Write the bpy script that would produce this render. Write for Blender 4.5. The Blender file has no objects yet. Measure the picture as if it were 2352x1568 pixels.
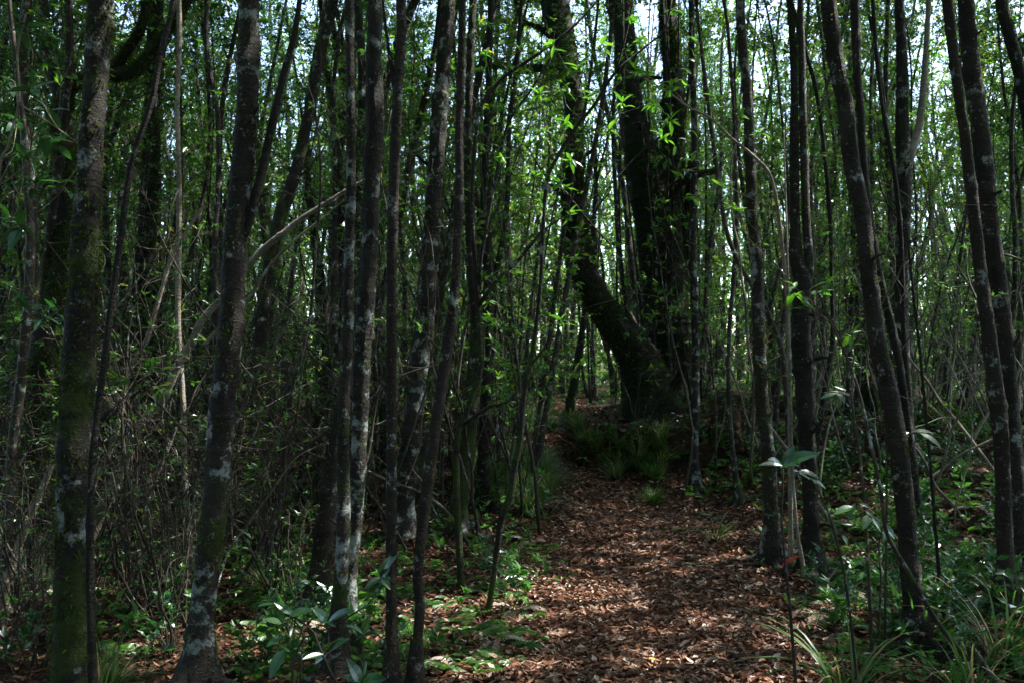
import bpy, math, random
import numpy as np
from mathutils import Vector, Euler

# ------------------------------------------------------------------ camera, sky, sun, exposure
SC = bpy.context.scene
COL = SC.collection
PW, PH, F = 2352.0, 1568.0, 2037.0
CX, CY = PW / 2, PH / 2
PITCH = math.radians(2.4)
CAMZ = 1.55
cam_d = bpy.data.cameras.new("camera")
cam = bpy.data.objects.new("camera", cam_d)
COL.objects.link(cam)
cam.location = (0, 0, CAMZ)
cam.rotation_euler = (math.radians(90) + PITCH, 0, 0)
cam_d.sensor_width = 36.0
cam_d.lens = 36.0 * F / PW
cam_d.clip_start = 0.05
cam_d.clip_end = 600
cam_d.dof.use_dof = True
cam_d.dof.focus_distance = 5.6
cam_d.dof.aperture_fstop = 10
SC.camera = cam

SUN_EL, SUN_AZ = math.radians(60), math.radians(74)
SUNV = np.array([math.sin(SUN_AZ) * math.cos(SUN_EL), math.cos(SUN_AZ) * math.cos(SUN_EL), math.sin(SUN_EL)])
w = bpy.data.worlds.new("World")
SC.world = w
w.use_nodes = True
nt = w.node_tree
sky = nt.nodes.new("ShaderNodeTexSky")
sky.sky_type = 'NISHITA'
sky.sun_disc = False
sky.sun_elevation = SUN_EL
sky.sun_rotation = SUN_AZ
sky.dust_density = 2.0
sky.air_density = 1.0
nt.links.new(sky.outputs[0], nt.nodes["Background"].inputs[0])
nt.nodes["Background"].inputs[1].default_value = 0.15
sl = bpy.data.lights.new("sun", 'SUN')
sl.energy = 3.0
sl.angle = math.radians(0.6)
sl.color = (1.0, 0.95, 0.86)
so = bpy.data.objects.new("sun", sl)
COL.objects.link(so)
so.rotation_euler = Vector(SUNV).to_track_quat('Z', 'Y').to_euler()
so.location = (6, 6, 20)
SC.view_settings.view_transform = 'Standard'
SC.view_settings.look = 'None'
SC.view_settings.gamma = 1
SC.view_settings.exposure = 2.35
SC.view_settings.use_curve_mapping = False
SC.render.engine = 'CYCLES'
SC.cycles.use_denoising = True
SC.cycles.max_bounces = 7
SC.cycles.diffuse_bounces = 4
SC.cycles.glossy_bounces = 2
SC.cycles.transmission_bounces = 4
SC.cycles.transparent_max_bounces = 4
SC.cycles.sample_clamp_indirect = 6

RS = np.random.RandomState(11)
random.seed(11)

# ------------------------------------------------------------------ geometry of view and terrain
def ray(px, py):
    x, y = (px - CX) / F, -(py - CY) / F
    c, s = math.cos(PITCH), math.sin(PITCH)
    return np.array([x, c - y * s, s + y * c])

def at(px, py, Y):
    d = ray(px, py)
    return np.array([0, 0, CAMZ]) + d * (Y / d[1])

def sm(a, b, x):
    t = np.clip((x - a) / (b - a), 0, 1)
    return t * t * (3 - 2 * t)

PY = np.array([-3, 0, 4.6, 7.3, 10.2, 12.5, 14.5, 18, 22, 26, 32, 45, 60])
PX = np.array([0.0, .25, .70, 1.15, 1.40, 1.15, .80, .95, 1.25, 1.5, 3.0, 8.0, 14])
PHW = np.array([.8, .8, .80, .82, .70, .50, .40, .38, .4, .5, .5, .5, .5])
def path_x(y): return np.interp(y, PY, PX)
def path_w(y): return np.interp(y, PY, PHW)

def height(x, y):
    x = np.asarray(x, float); y = np.asarray(y, float)
    px = path_x(y); off = x - px
    z = 0.03 * np.sin(x * 1.7 + 1) * np.sin(y * 1.3) + 0.02 * np.sin(x * 4.1 + y * 2.9) + 0.012 * np.sin(x * 9.0) * np.sin(y * 8.1 + 1)
    onp = np.exp(-(off / (path_w(y) * 0.9)) ** 4)
    z = z * (1 - 0.75 * onp) - 0.035 * onp
    z = z + 0.75 * sm(6.0, 13.5, y) * sm(1.0, 4.2, off) * (1 - 0.0 * y)
    m = np.sqrt(((x - 2.45) / 1.75) ** 2 + ((y - 15.2) / 2.4) ** 2)
    z = z + 0.62 * (1 - sm(0.80, 1.0, m)) * (1 - 0.5 * sm(3.2, 4.6, x))
    z = z + 0.07 * np.clip(y - 11, 0, 11) * (1 - 0.55 * sm(2.5, 5, off))
    z = z - 0.10 * sm(-1.0, -4.0, off) * (1 - sm(10, 20, y))
    z = z + 0.03 * np.maximum(0, y - 20)
    return z

def hz(x, y): return float(height(x, y))

def ground_hit(px, py, y1=70):
    d = ray(px, py)
    Y = 2.0
    while Y < y1:
        p = np.array([0, 0, CAMZ]) + d * (Y / d[1])
        if p[2] <= hz(p[0], p[1]): return p
        Y += 0.03
    return p

# ------------------------------------------------------------------ sun gaps (openings in the canopy above the sunlit spots)
GAPS = []
def gap(px, py, r, Y=None):
    p = ground_hit(px, py) if Y is None else at(px, py, Y)
    GAPS.append((p, r))
gap(1300, 1372, .52); gap(1225, 1395, .3);  gap(960, 1400, .14); gap(1110, 1540, .2)
gap(640, 1400, .20); gap(1980, 1180, .22); gap(1900, 1420, .13)
gap(1270, 130, .5, 6.0); gap(1190, 250, .45, 6.0); gap(1490, 130, .4, 6.0); gap(1310, 330, .4, 6.2); gap(1600, 300, .35, 6.2)
gap(740, 475, .2, 7.2); gap(690, 505, .2, 7.2); gap(640, 545, .2, 7.2); gap(595, 590, .22, 7.2); gap(430, 800, .25, 7.3); gap(370, 900, .25, 7.3); gap(300, 980, .28, 7.4); gap(1200, 590, .22, 6.3)
gap(1080, 960, .2, 6.2); gap(1240, 830, .15, 6); gap(1010, 250, .3, 9.0); gap(2000, 560, .15, 5.3); gap(960, 1030, .2, 9.2)
gap(100, 1100, .3, 6); gap(411, 250, .3, 8.5); gap(790, 1220, .12, 4.8);
def culled_big(P):
    for T, r in GAPS:
        if r < .2: continue
        d = P - T; t = d @ SUNV
        if ((np.linalg.norm(d - t[:, None] * SUNV, axis=1) < 1.25) & (t > .8)).any(): return True
    return False
def culled(P, extra=0.0, zmin=2.2):
    P = np.atleast_2d(P)
    k = np.zeros(len(P), bool)
    for T, r in GAPS:
        d = P - T
        t = d @ SUNV
        dist = np.linalg.norm(d - t[:, None] * SUNV, axis=1)
        k |= (dist < r + extra) & (t > 0.8) & (P[:, 2] > zmin)
    return k

# ------------------------------------------------------------------ mesh helpers
def norm(a):
    a = np.asarray(a, float)
    return a / np.maximum(np.linalg.norm(a, axis=-1, keepdims=True), 1e-9)

class MB:
    def __init__(s): s.V = []; s.T = []; s.A = []; s.n = 0
    def add(s, V, T, a=0.5):
        V = np.asarray(V, float); T = np.asarray(T, np.int64)
        if len(V) == 0: return
        s.V.append(V); s.T.append(T + s.n)
        s.A.append(np.full(len(V), a) if np.isscalar(a) else np.asarray(a, float)); s.n += len(V)
    def mesh(s, name, mat, smooth=True, origin=None):
        V = np.concatenate(s.V) if s.V else np.zeros((0, 3)); T = np.concatenate(s.T) if s.T else np.zeros((0, 3), int)
        A = np.concatenate(s.A) if s.A else np.zeros(0)
        if origin is not None: V = V - np.asarray(origin)
        me = bpy.data.meshes.new(name)
        me.vertices.add(len(V)); me.vertices.foreach_set('co', V.astype(np.float32).ravel())
        me.loops.add(len(T) * 3); me.loops.foreach_set('vertex_index', T.astype(np.int32).ravel())
        me.polygons.add(len(T)); me.polygons.foreach_set('loop_start', np.arange(0, len(T) * 3, 3, dtype=np.int32))
        me.polygons.foreach_set('use_smooth', np.full(len(T), smooth))
        at_ = me.attributes.new('v', 'FLOAT', 'POINT'); at_.data.foreach_set('value', A.astype(np.float32))
        me.materials.append(mat)
        me.update(calc_edges=True)
        return me

def link(name, me, parent=None, loc=None, rot=None, scale=None):
    o = bpy.data.objects.new(name, me); COL.objects.link(o)
    if parent is not None: o.parent = parent
    if loc is not None: o.location = loc
    if rot is not None: o.rotation_euler = rot
    if scale is not None: o.scale = (scale,) * 3
    return o

def tag(o, label=None, cat=None, group=None, kind=None):
    if label: o['label'] = label
    if cat: o['category'] = cat
    if group: o['group'] = group
    if kind: o['kind'] = kind
    return o

def thing(name, label, cat, loc=(0, 0, 0), group=None, rotz=0, scale=1):
    o = bpy.data.objects.new(name, None); COL.objects.link(o)
    o.empty_display_size = 0.2
    o.location = loc; o.rotation_euler = (0, 0, rotz); o.scale = (scale,) * 3
    return tag(o, label, cat, group)

def dup(root, loc, rotz, scale, label, group, tilt=(0, 0)):
    r = root.copy(); COL.objects.link(r)
    r.location = loc; r.rotation_euler = (tilt[0], tilt[1], rotz); r.scale = (scale,) * 3
    tag(r, label, None, group)
    for ch in KIDS.get(root.name, []):
        c = ch.copy(); COL.objects.link(c); c.parent = r
    return r
KIDS = {}

def spline(P, step):
    """catmull-rom resample of Nx4 (x,y,z,r)"""
    P = np.asarray(P, float)
    if len(P) == 2: Q = np.vstack([2 * P[0] - P[1], P, 2 * P[1] - P[0]])
    else: Q = np.vstack([2 * P[0] - P[1], P, 2 * P[-1] - P[-2]])
    out = []
    for i in range(1, len(Q) - 2):
        p0, p1, p2, p3 = Q[i - 1], Q[i], Q[i + 1], Q[i + 2]
        n = max(1, int(np.linalg.norm((p2 - p1)[:3]) / step))
        t = (np.arange(n) / n)[:, None]
        out.append(0.5 * (2 * p1 + (p2 - p0) * t + (2 * p0 - 5 * p1 + 4 * p2 - p3) * t ** 2 + (3 * p1 - p0 - 3 * p2 + p3) * t ** 3))
    out.append(Q[-2][None])
    o = np.vstack(out); o[:, 3] = np.maximum(o[:, 3], 0.0008)
    return o

def tube(mb, S, sides=8, rough=0.0, rs=RS, a=0.5, knots=0, cap=True, fine=0.0):
    """S: Nx4 path with radius"""
    P, R = S[:, :3], S[:, 3]
    n = len(P)
    t = norm(np.gradient(P, axis=0))
    ref = np.array([1.0, 0.1, 0]) if abs(norm(P[-1] - P[0])[0]) < 0.8 else np.array([0, 0.3, 1.0])
    u = norm(np.cross(t, ref)); v = np.cross(t, u)
    th = np.linspace(0, 2 * np.pi, sides, endpoint=False)
    L = np.concatenate([[0], np.cumsum(np.linalg.norm(np.diff(P, axis=0), axis=1))])
    M = np.ones((n, sides))
    if rough > 0:
        ph = rs.rand(8) * 6.28
        s = L[:, None] / max(R.mean(), 1e-3)
        M += rough * (0.5 * np.sin(2 * th + ph[0] + s * .21) + .4 * np.sin(3 * th + ph[1] - s * .33) + .4 * np.sin(s * .8 + ph[2]) * np.sin(th + ph[3])
                      + .35 * np.sin(s * 1.9 + ph[4] + th) + .3 * np.sin(5 * th + ph[5] + s * .9))
        if fine:
            M += fine * (rs.rand(n, sides) - .5)
            ring = rs.rand(n) ** 6; M += (.10 * ring)[:, None] * (.4 + .6 * rs.rand(n, sides))      # raised growth rings
            lump = rs.randn(n // 6 + 3, sides) ; ii = np.linspace(0, len(lump) - 1.001, n); i0 = ii.astype(int); f_ = (ii - i0)[:, None]
            M += .035 * (lump[i0] * (1 - f_) + lump[i0 + 1] * f_)
        for k in range(knots):
            s0, t0 = rs.rand() * L[-1], rs.rand() * 6.28
            dth = np.angle(np.exp(1j * (th - t0)))
            M += (.14 + .26 * rs.rand()) * np.exp(-((L[:, None] - s0) / (R.mean() * .55)) ** 2 - (dth / .45) ** 2)
            M += .06 * np.exp(-((L[:, None] - s0) / (R.mean() * .25)) ** 2)
    V = P[:, None] + (R[:, None] * M)[..., None] * (np.cos(th)[None, :, None] * u[:, None] + np.sin(th)[None, :, None] * v[:, None])
    V = V.reshape(-1, 3)
    i = np.arange(n - 1)[:, None] * sides; j = np.arange(sides)[None]; k = (j + 1) % sides
    A0, B0, C0, D0 = (i + j).ravel(), (i + k).ravel(), (i + sides + k).ravel(), (i + sides + j).ravel()
    T = np.vstack([np.stack([A0, B0, C0], 1), np.stack([A0, C0, D0], 1)])
    if cap:
        V = np.vstack([V, P[0], P[-1]]); c0, c1 = n * sides, n * sides + 1
        jj = np.arange(sides); kk = (jj + 1) % sides
        T = np.vstack([T, np.stack([kk, jj, np.full(sides, c0)], 1), np.stack([(n - 1) * sides + jj, (n - 1) * sides + kk, np.full(sides, c1)], 1)])
    mb.add(V, T, a)

def leaves(mb, P, D, N, L, W, a=None, four=False, droop=0.15, rs=RS):
    n = len(P)
    if n == 0: return
    D = norm(D); sd = norm(np.cross(D, N)); N = np.cross(sd, D)
    L = np.broadcast_to(np.asarray(L, float), n)[:, None]; W = np.broadcast_to(np.asarray(W, float), n)[:, None]
    if a is None: a = rs.rand(n)
    if four:
        V = np.stack([P, P + D * L * .42 + sd * W * .5 + N * W * .12, P + D * L * .42 - sd * W * .5 + N * W * .12,
                      P + D * L * .5 - N * W * .1, P + D * L - N * L * droop], 1).reshape(-1, 3)
        b = np.arange(n)[:, None] * 5
        T = np.concatenate([b + np.array([0, 1, 3]), b + np.array([0, 3, 2]), b + np.array([1, 4, 3]), b + np.array([3, 4, 2])])
        mb.add(V, T, np.repeat(a, 5))
    else:
        V = np.stack([P, P + D * L * .45 + sd * W * .5 + N * W * .15, P + D * L * .45 - sd * W * .5 + N * W * .15, P + D * L - N * L * droop], 1).reshape(-1, 3)
        b = np.arange(n)[:, None] * 4
        T = np.concatenate([b + np.array([0, 1, 3]), b + np.array([0, 3, 2])])
        mb.add(V, T, np.repeat(a, 4))

def sprigs(mb, tips, dirs, k=7, L=.07, W=.025, four=False, rs=RS, cull=False):
    """whorls of k leaves at each twig tip"""
    tips = np.atleast_2d(tips); dirs = np.atleast_2d(dirs)
    P = np.repeat(tips, k, 0); d = np.repeat(norm(dirs), k, 0)
    n = len(P)
    D = norm(rs.randn(n, 3) * [1, 1, .45] + d * .7)
    P = P - d * (rs.rand(n)[:, None] * .05) + D * .004
    N = norm(np.array([0, 0, 1.0]) + rs.randn(n, 3) * .45)
    a = np.clip(np.repeat(rs.rand(len(tips)), k) * .6 + rs.rand(n) * .4, 0, 1)
    Ls = L * (.6 + .6 * rs.rand(n)); Ws = W * (.7 + .5 * rs.rand(n))
    if cull:
        m = ~culled(P, min(.06, L * .35))
        P, D, N, a, Ls, Ws = P[m], D[m], N[m], a[m], Ls[m], Ws[m]
    leaves(mb, P, D, N, Ls, Ws, a, four, rs=rs)

def grow(p, d, length, r, wob=.25, up=.15, step=.12, rs=RS):
    """random wandering branch, returns Nx4"""
    n = max(3, int(length / step)); d = norm(d); p = np.array(p, float)
    out = [[*p, r]]
    for i in range(n):
        d = norm(d + rs.randn(3) * wob * .5 + np.array([0, 0, up]) * .5)
        p = p + d * (length / n)
        out.append([*p, r * (1 - .8 * (i + 1) / n)])
    return np.array(out)

# ------------------------------------------------------------------ materials
def newmat(name):
    m = bpy.data.materials.new(name); m.use_nodes = True
    t = m.node_tree; t.nodes.clear()
    return m, t, t.nodes, t.links

def ramp(N, stops, interp='LINEAR'):
    r = N.new('ShaderNodeValToRGB'); cr = r.color_ramp; cr.interpolation = interp
    while len(cr.elements) > 1: cr.elements.remove(cr.elements[-1])
    cr.elements[0].position = stops[0][0]; cr.elements[0].color = (*stops[0][1], 1)
    for p, c in stops[1:]:
        e = cr.elements.new(p); e.color = (*c, 1)
    return r

def noise(N, L, vec, scale, detail=3, rough=.55):
    n = N.new('ShaderNodeTexNoise'); n.inputs['Scale'].default_value = scale
    n.inputs['Detail'].default_value = detail; n.inputs['Roughness'].default_value = rough
    L.new(vec, n.inputs['Vector']); return n.outputs['Fac']

def mathn(N, L, op, a, b=None, clamp=False):
    m = N.new('ShaderNodeMath'); m.operation = op; m.use_clamp = clamp
    for i, x in enumerate((a, b)):
        if x is None: continue
        if isinstance(x, (int, float)): m.inputs[i].default_value = x
        else: L.new(x, m.inputs[i])
    return m.outputs[0]

def mapr(N, L, x, a, b, c=0, d=1):
    m = N.new('ShaderNodeMapRange'); L.new(x, m.inputs[0])
    for i, v in enumerate((a, b, c, d)): m.inputs[i + 1].default_value = v
    m.interpolation_type = 'SMOOTHSTEP'
    return m.outputs[0]

def mixc(N, L, f, a, b):
    m = N.new('ShaderNodeMix'); m.data_type = 'RGBA'
    for s, x in ((0, f), (6, a), (7, b)):
        if isinstance(x, (int, float)): m.inputs[s].default_value = x
        elif isinstance(x, tuple): m.inputs[s].default_value = (*x, 1)
        else: L.new(x, m.inputs[s])
    return m.outputs[2]

def bark(name, c1, c2, lichen=.5, lsize=7, moss=.5, mossbase=True, lcol=(.36, .41, .395), mcol=(.048, .078, .012), far=False):
    m, t, N, L = newmat(name)
    tc = N.new('ShaderNodeTexCoord'); oi = N.new('ShaderNodeObjectInfo')
    add = N.new('ShaderNodeVectorMath'); add.operation = 'ADD'
    sc = mathn(N, L, 'MULTIPLY', oi.outputs['Random'], 37.0)
    cb = N.new('ShaderNodeCombineXYZ'); L.new(sc, cb.inputs[0]); L.new(sc, cb.inputs[1])
    L.new(tc.outputs['Object'], add.inputs[0]); L.new(cb.outputs[0], add.inputs[1]); vec = add.outputs[0]
    mp = N.new('ShaderNodeMapping'); mp.inputs['Scale'].default_value = (1, 1, 6); L.new(vec, mp.inputs[0])
    n1 = noise(N, L, vec, 9, 4, .65); rings = noise(N, L, mp.outputs[0], 6, 5, .7)
    col = mixc(N, L, mapr(N, L, n1, .3, .7), c1, c2)
    n0 = noise(N, L, vec, 2.6, 3, .6)
    col = mixc(N, L, mapr(N, L, n0, .38, .66), tuple(x * .6 for x in c1), col)
    ringm = mapr(N, L, rings, .56, .62)
    col = mixc(N, L, mathn(N, L, 'MULTIPLY', ringm, .22), col, tuple(x * 1.9 + .01 for x in c2))
    ringd = mapr(N, L, rings, .42, .36)
    col = mixc(N, L, mathn(N, L, 'MULTIPLY', ringd, .4), col, tuple(x * .35 for x in c1))
    hue = mathn(N, L, 'MULTIPLY', oi.outputs['Random'], .35)
    col = mixc(N, L, hue, col, (c2[0] * 1.05, c2[1] * .88, c2[2] * .7))
    if lichen > 0:
        ln = noise(N, L, vec, lsize, 5, .62)
        th = .655 - .19 * lichen
        lfi = noise(N, L, vec, lsize * 9, 4, .75)
        ln = mathn(N, L, 'ADD', ln, mathn(N, L, 'MULTIPLY', mathn(N, L, 'SUBTRACT', lfi, .5), .28))
        lm = mapr(N, L, ln, th, th + .10)
        ln2 = noise(N, L, vec, lsize * 5, 3, .6)
        lm2 = mathn(N, L, 'MULTIPLY', mapr(N, L, ln2, .66, .70), mapr(N, L, ln, .42, .5))
        lf = mathn(N, L, 'MAXIMUM', lm, mathn(N, L, 'MULTIPLY', lm2, .8))
        lc = mixc(N, L, n1, tuple(x * .62 for x in lcol), tuple(min(1, x * 1.25) for x in lcol))
        col = mixc(N, L, mathn(N, L, 'MULTIPLY', lf, .85), col, lc)
    if moss > 0:
        mn = noise(N, L, vec, 3.2, 5, .7)
        sp = N.new('ShaderNodeSeparateXYZ'); L.new(tc.outputs['Object'], sp.inputs[0])
        if mossbase:
            hgt = mapr(N, L, sp.outputs[2], 2.6, .6, 0, .12)
            mn = mathn(N, L, 'ADD', mn, hgt)
        th = .80 - .40 * moss
        mf = mapr(N, L, mn, th, th + .09)
        mc = mixc(N, L, noise(N, L, vec, 30, 3), tuple(x * .35 for x in mcol), mcol)
        col = mixc(N, L, mf, col, mc)
    b = N.new('ShaderNodeBsdfPrincipled'); b.inputs['Roughness'].default_value = .72
    b.inputs['Specular IOR Level'].default_value = .3
    L.new(col, b.inputs['Base Color'])
    if not far:
        bu = N.new('ShaderNodeBump'); bu.inputs['Strength'].default_value = 1.0; bu.inputs['Distance'].default_value = .02
        h = mathn(N, L, 'ADD', mathn(N, L, 'MULTIPLY', rings, .9), noise(N, L, vec, 60, 4, .7))
        L.new(h, bu.inputs['Height']); L.new(bu.outputs[0], b.inputs['Normal'])
    o = N.new('ShaderNodeOutputMaterial'); L.new(b.outputs[0], o.inputs[0])
    return m

def leafmat(name, stops, trans=.5, tmul=(1.6, 2.0, .9), gloss=.10, rough=.32, objrand=False):
    m, t, N, L = newmat(name)
    at_ = N.new('ShaderNodeAttribute'); at_.attribute_name = 'v'
    oi = N.new('ShaderNodeObjectInfo')
    f = mathn(N, L, 'ADD', at_.outputs['Fac'], mathn(N, L, 'MULTIPLY', oi.outputs['Random'], .9 if objrand else .2))
    f = mathn(N, L, 'FRACT', f) if objrand else f
    r = ramp(N, stops); L.new(f, r.inputs[0]); col = r.outputs[0]
    geo = N.new('ShaderNodeNewGeometry')
    d = N.new('ShaderNodeBsdfDiffuse'); L.new(col, d.inputs[0])
    tr = N.new('ShaderNodeBsdfTranslucent')
    vm = N.new('ShaderNodeVectorMath'); vm.operation = 'MULTIPLY'; L.new(col, vm.inputs[0]); vm.inputs[1].default_value = tmul
    L.new(vm.outputs[0], tr.inputs[0])
    mx = N.new('ShaderNodeMixShader'); mx.inputs[0].default_value = trans
    L.new(d.outputs[0], mx.inputs[1]); L.new(tr.outputs[0], mx.inputs[2])
    g = N.new('ShaderNodeBsdfGlossy'); g.inputs['Roughness'].default_value = rough; g.inputs['Color'].default_value = (.9, .95, 1, 1)
    fr = N.new('ShaderNodeLayerWeight'); fr.inputs[0].default_value = .5
    ff = mathn(N, L, 'ADD', mathn(N, L, 'MULTIPLY', mathn(N, L, 'POWER', fr.outputs['Facing'], 3.0), gloss * 3), gloss * .45)
    m2 = N.new('ShaderNodeMixShader'); L.new(ff, m2.inputs[0]); L.new(mx.outputs[0], m2.inputs[1]); L.new(g.outputs[0], m2.inputs[2])
    o = N.new('ShaderNodeOutputMaterial'); L.new(m2.outputs[0], o.inputs[0])
    return m

M = {}
M['lichen_bark'] = bark('lichen_bark', (.022, .019, .017), (.046, .040, .034), .62, 7.5, .35)
M['grey_bark'] = bark('grey_bark', (.034, .030, .027), (.066, .058, .051), .45, 9, .25)
M['brown_bark'] = bark('brown_bark', (.022, .017, .014), (.048, .038, .031), .34, 8, .28)
M['dark_bark'] = bark('dark_bark', (.014, .012, .010), (.030, .025, .022), .15, 8, .2)
M['mossy_bark'] = bark('mossy_bark', (.018, .016, .013), (.038, .033, .027), .50, 6.5, .62)
M['deep_moss_bark'] = bark('deep_moss_bark', (.014, .012, .009), (.028, .024, .018), .0, 6, .85, mossbase=False, mcol=(.020, .040, .007))
M['pale_bark'] = bark('pale_bark', (.20, .18, .15), (.42, .38, .32), .5, 12, .12, mossbase=False)
M['thin_bark'] = bark('thin_bark', (.032, .028, .023), (.08, .07, .057), .45, 14, .3, far=True)
M['twig'] = bark('twig', (.028, .023, .017), (.070, .064, .046), .3, 18, .5, mossbase=False, far=True)
M['twig_pale'] = bark('twig_pale', (.12, .115, .085), (.28, .26, .20), .3, 18, .15, mossbase=False, far=True)
G = [(0, (.012, .036, .008)), (.35, (.022, .062, .013)), (.7, (.038, .098, .018)), (.92, (.075, .14, .022)), (1, (.14, .14, .028))]
M['leaf'] = leafmat('leaf_green', G, .5, tmul=(1.9, 2.4, .9))
M['leaf_far'] = leafmat('leaf_far', [(0, (.020, .055, .012)), (.5, (.045, .105, .022)), (.85, (.085, .15, .03)), (1, (.15, .17, .04))], .6, tmul=(2.6, 2.6, 1.5))
M['leaf_bright'] = leafmat('leaf_bright', [(0, (.040, .125, .018)), (.6, (.065, .18, .025)), (.93, (.10, .22, .03)), (1, (.28, .24, .03))], .55, tmul=(1.7, 1.8, .8), objrand=True)
M['leaf_glossy'] = leafmat('leaf_glossy', [(0, (.018, .065, .024)), (.6, (.030, .095, .032)), (1, (.055, .13, .03))], .3, gloss=.16, rough=.25, objrand=True)
M['fern'] = leafmat('fern_green', [(0, (.04, .11, .022)), (.7, (.06, .16, .035)), (1, (.12, .20, .045))], .4, gloss=.06)
M['grass'] = leafmat('grass_green', [(0, (.030, .085, .022)), (.6, (.055, .125, .035)), (.84, (.08, .13, .045)), (.90, (.24, .19, .10)), (1, (.36, .29, .18))], .35, gloss=.04)
M['moss'] = leafmat('moss_green', [(0, (.014, .024, .005)), (.6, (.050, .080, .012)), (1, (.12, .15, .022))], .3, gloss=.01, rough=.8)
M['litter'] = leafmat('dead_leaf', [(0, (.030, .015, .009)), (.25, (.080, .034, .018)), (.5, (.165, .078, .048)), (.78, (.235, .122, .078)), (.93, (.33, .21, .15)), (1, (.48, .39, .32))],
                      .12, tmul=(1, .8, .6), gloss=.035, rough=.38)
M['litter_obj'] = leafmat('dead_leaf_single', [(0, (.05, .022, .013)), (.25, (.13, .05, .026)), (.5, (.24, .09, .045)), (.75, (.32, .145, .08)), (.9, (.42, .24, .15)), (1, (.52, .42, .35))],
                      .12, tmul=(1, .8, .6), gloss=.07, rough=.36, objrand=True)
M['dead_fern'] = leafmat('dead_fern', [(0, (.30, .24, .19)), (1, (.50, .43, .36))], .2, tmul=(1, .9, .7), gloss=.04)
M['red_fern'] = leafmat('red_fern', [(0, (.50, .06, .045)), (1, (.65, .12, .07))], .3, tmul=(1, .8, .6), gloss=.04)
M['yellow_leaf'] = leafmat('yellow_leaf', [(0, (.55, .30, .05)), (1, (.6, .36, .07))], .2, tmul=(1, .8, .6), gloss=.06)

def groundmat(name, cols, scale):
    m, t, N, L = newmat(name)
    tc = N.new('ShaderNodeTexCoord'); vec = tc.outputs['Object']
    vo = N.new('ShaderNodeTexVoronoi'); vo.inputs['Scale'].default_value = scale; vo.inputs['Randomness'].default_value = 1
    n0 = N.new('ShaderNodeTexNoise'); n0.inputs['Scale'].default_value = 9; L.new(vec, n0.inputs['Vector'])
    mv = N.new('ShaderNodeMix'); mv.data_type = 'VECTOR'; mv.inputs[0].default_value = .12
    L.new(vec, mv.inputs[4]); L.new(n0.outputs['Color'], mv.inputs[5]); L.new(mv.outputs[1], vo.inputs['Vector'])
    sp = N.new('ShaderNodeSeparateXYZ'); L.new(vo.outputs['Color'], sp.inputs[0])
    r = ramp(N, cols); L.new(sp.outputs[0], r.inputs[0])
    col = mixc(N, L, mapr(N, L, noise(N, L, vec, 1.1, 5, .7), .35, .65), r.outputs[0], mixc(N, L, .7, r.outputs[0], (.022, .015, .010)))
    b = N.new('ShaderNodeBsdfPrincipled'); b.inputs['Roughness'].default_value = .9; b.inputs['Specular IOR Level'].default_value = .12; L.new(col, b.inputs['Base Color'])
    bu = N.new('ShaderNodeBump'); bu.inputs['Strength'].default_value = .9; bu.inputs['Distance'].default_value = .02
    L.new(mathn(N, L, 'ADD', sp.outputs[1], noise(N, L, vec, 40, 3)), bu.inputs['Height']); L.new(bu.outputs[0], b.inputs['Normal'])
    o = N.new('ShaderNodeOutputMaterial'); L.new(b.outputs[0], o.inputs[0])
    return m
M['soil'] = groundmat('forest_floor', [(0, (.010, .007, .005)), (.5, (.025, .014, .009)), (.8, (.05, .024, .014)), (1, (.02, .026, .009))], 26)
M['path'] = groundmat('path_soil', [(0, (.030, .016, .010)), (.5, (.09, .042, .024)), (.85, (.17, .075, .04)), (1, (.26, .17, .12))], 24)

# ------------------------------------------------------------------ ground and path
def grid(xs, ys, zf):
    X, Y = np.meshgrid(xs, ys); Z = zf(X, Y)
    V = np.stack([X, Y, Z], -1).reshape(-1, 3); nx = len(xs)
    i, j = np.meshgrid(np.arange(len(ys) - 1), np.arange(nx - 1), indexing='ij')
    a = (i * nx + j).ravel()
    return V, np.vstack([np.stack([a, a + 1, a + nx + 1], 1), np.stack([a, a + nx + 1, a + nx], 1)])
xs = np.concatenate([np.linspace(-150, -14, 24), np.arange(-13.5, -5, .4), np.arange(-5, 9, .1), np.arange(9, 15, .4), np.linspace(16, 150, 24)])
ys = np.concatenate([np.linspace(-40, -3, 12), np.arange(-2.5, 3, .4), np.arange(3, 20, .1), np.arange(20, 34, .4), np.linspace(35, 220, 30)])
mb = MB(); mb.add(*grid(xs, ys, height)); ground = tag(link('ground', mb.mesh('ground', M['soil'])), kind='structure')
mb = MB()
yy = np.arange(-3, 34, .12); uu = np.linspace(-1, 1, 13)
edge = 1 + .10 * np.sin(yy * 2.3) + .08 * np.sin(yy * 5.1 + 2)
X = path_x(yy)[:, None] + uu[None] * (path_w(yy) * edge)[:, None]; Y = np.repeat(yy[:, None], 13, 1)
V = np.stack([X, Y, height(X, Y) + .006], -1).reshape(-1, 3)
i, j = np.meshgrid(np.arange(len(yy) - 1), np.arange(12), indexing='ij'); a = (i * 13 + j).ravel()
mb.add(V, np.vstack([np.stack([a, a + 1, a + 14], 1), np.stack([a, a + 14, a + 13], 1)]))
path = tag(link('path', mb.mesh('path', M['path'])), kind='structure')

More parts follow.
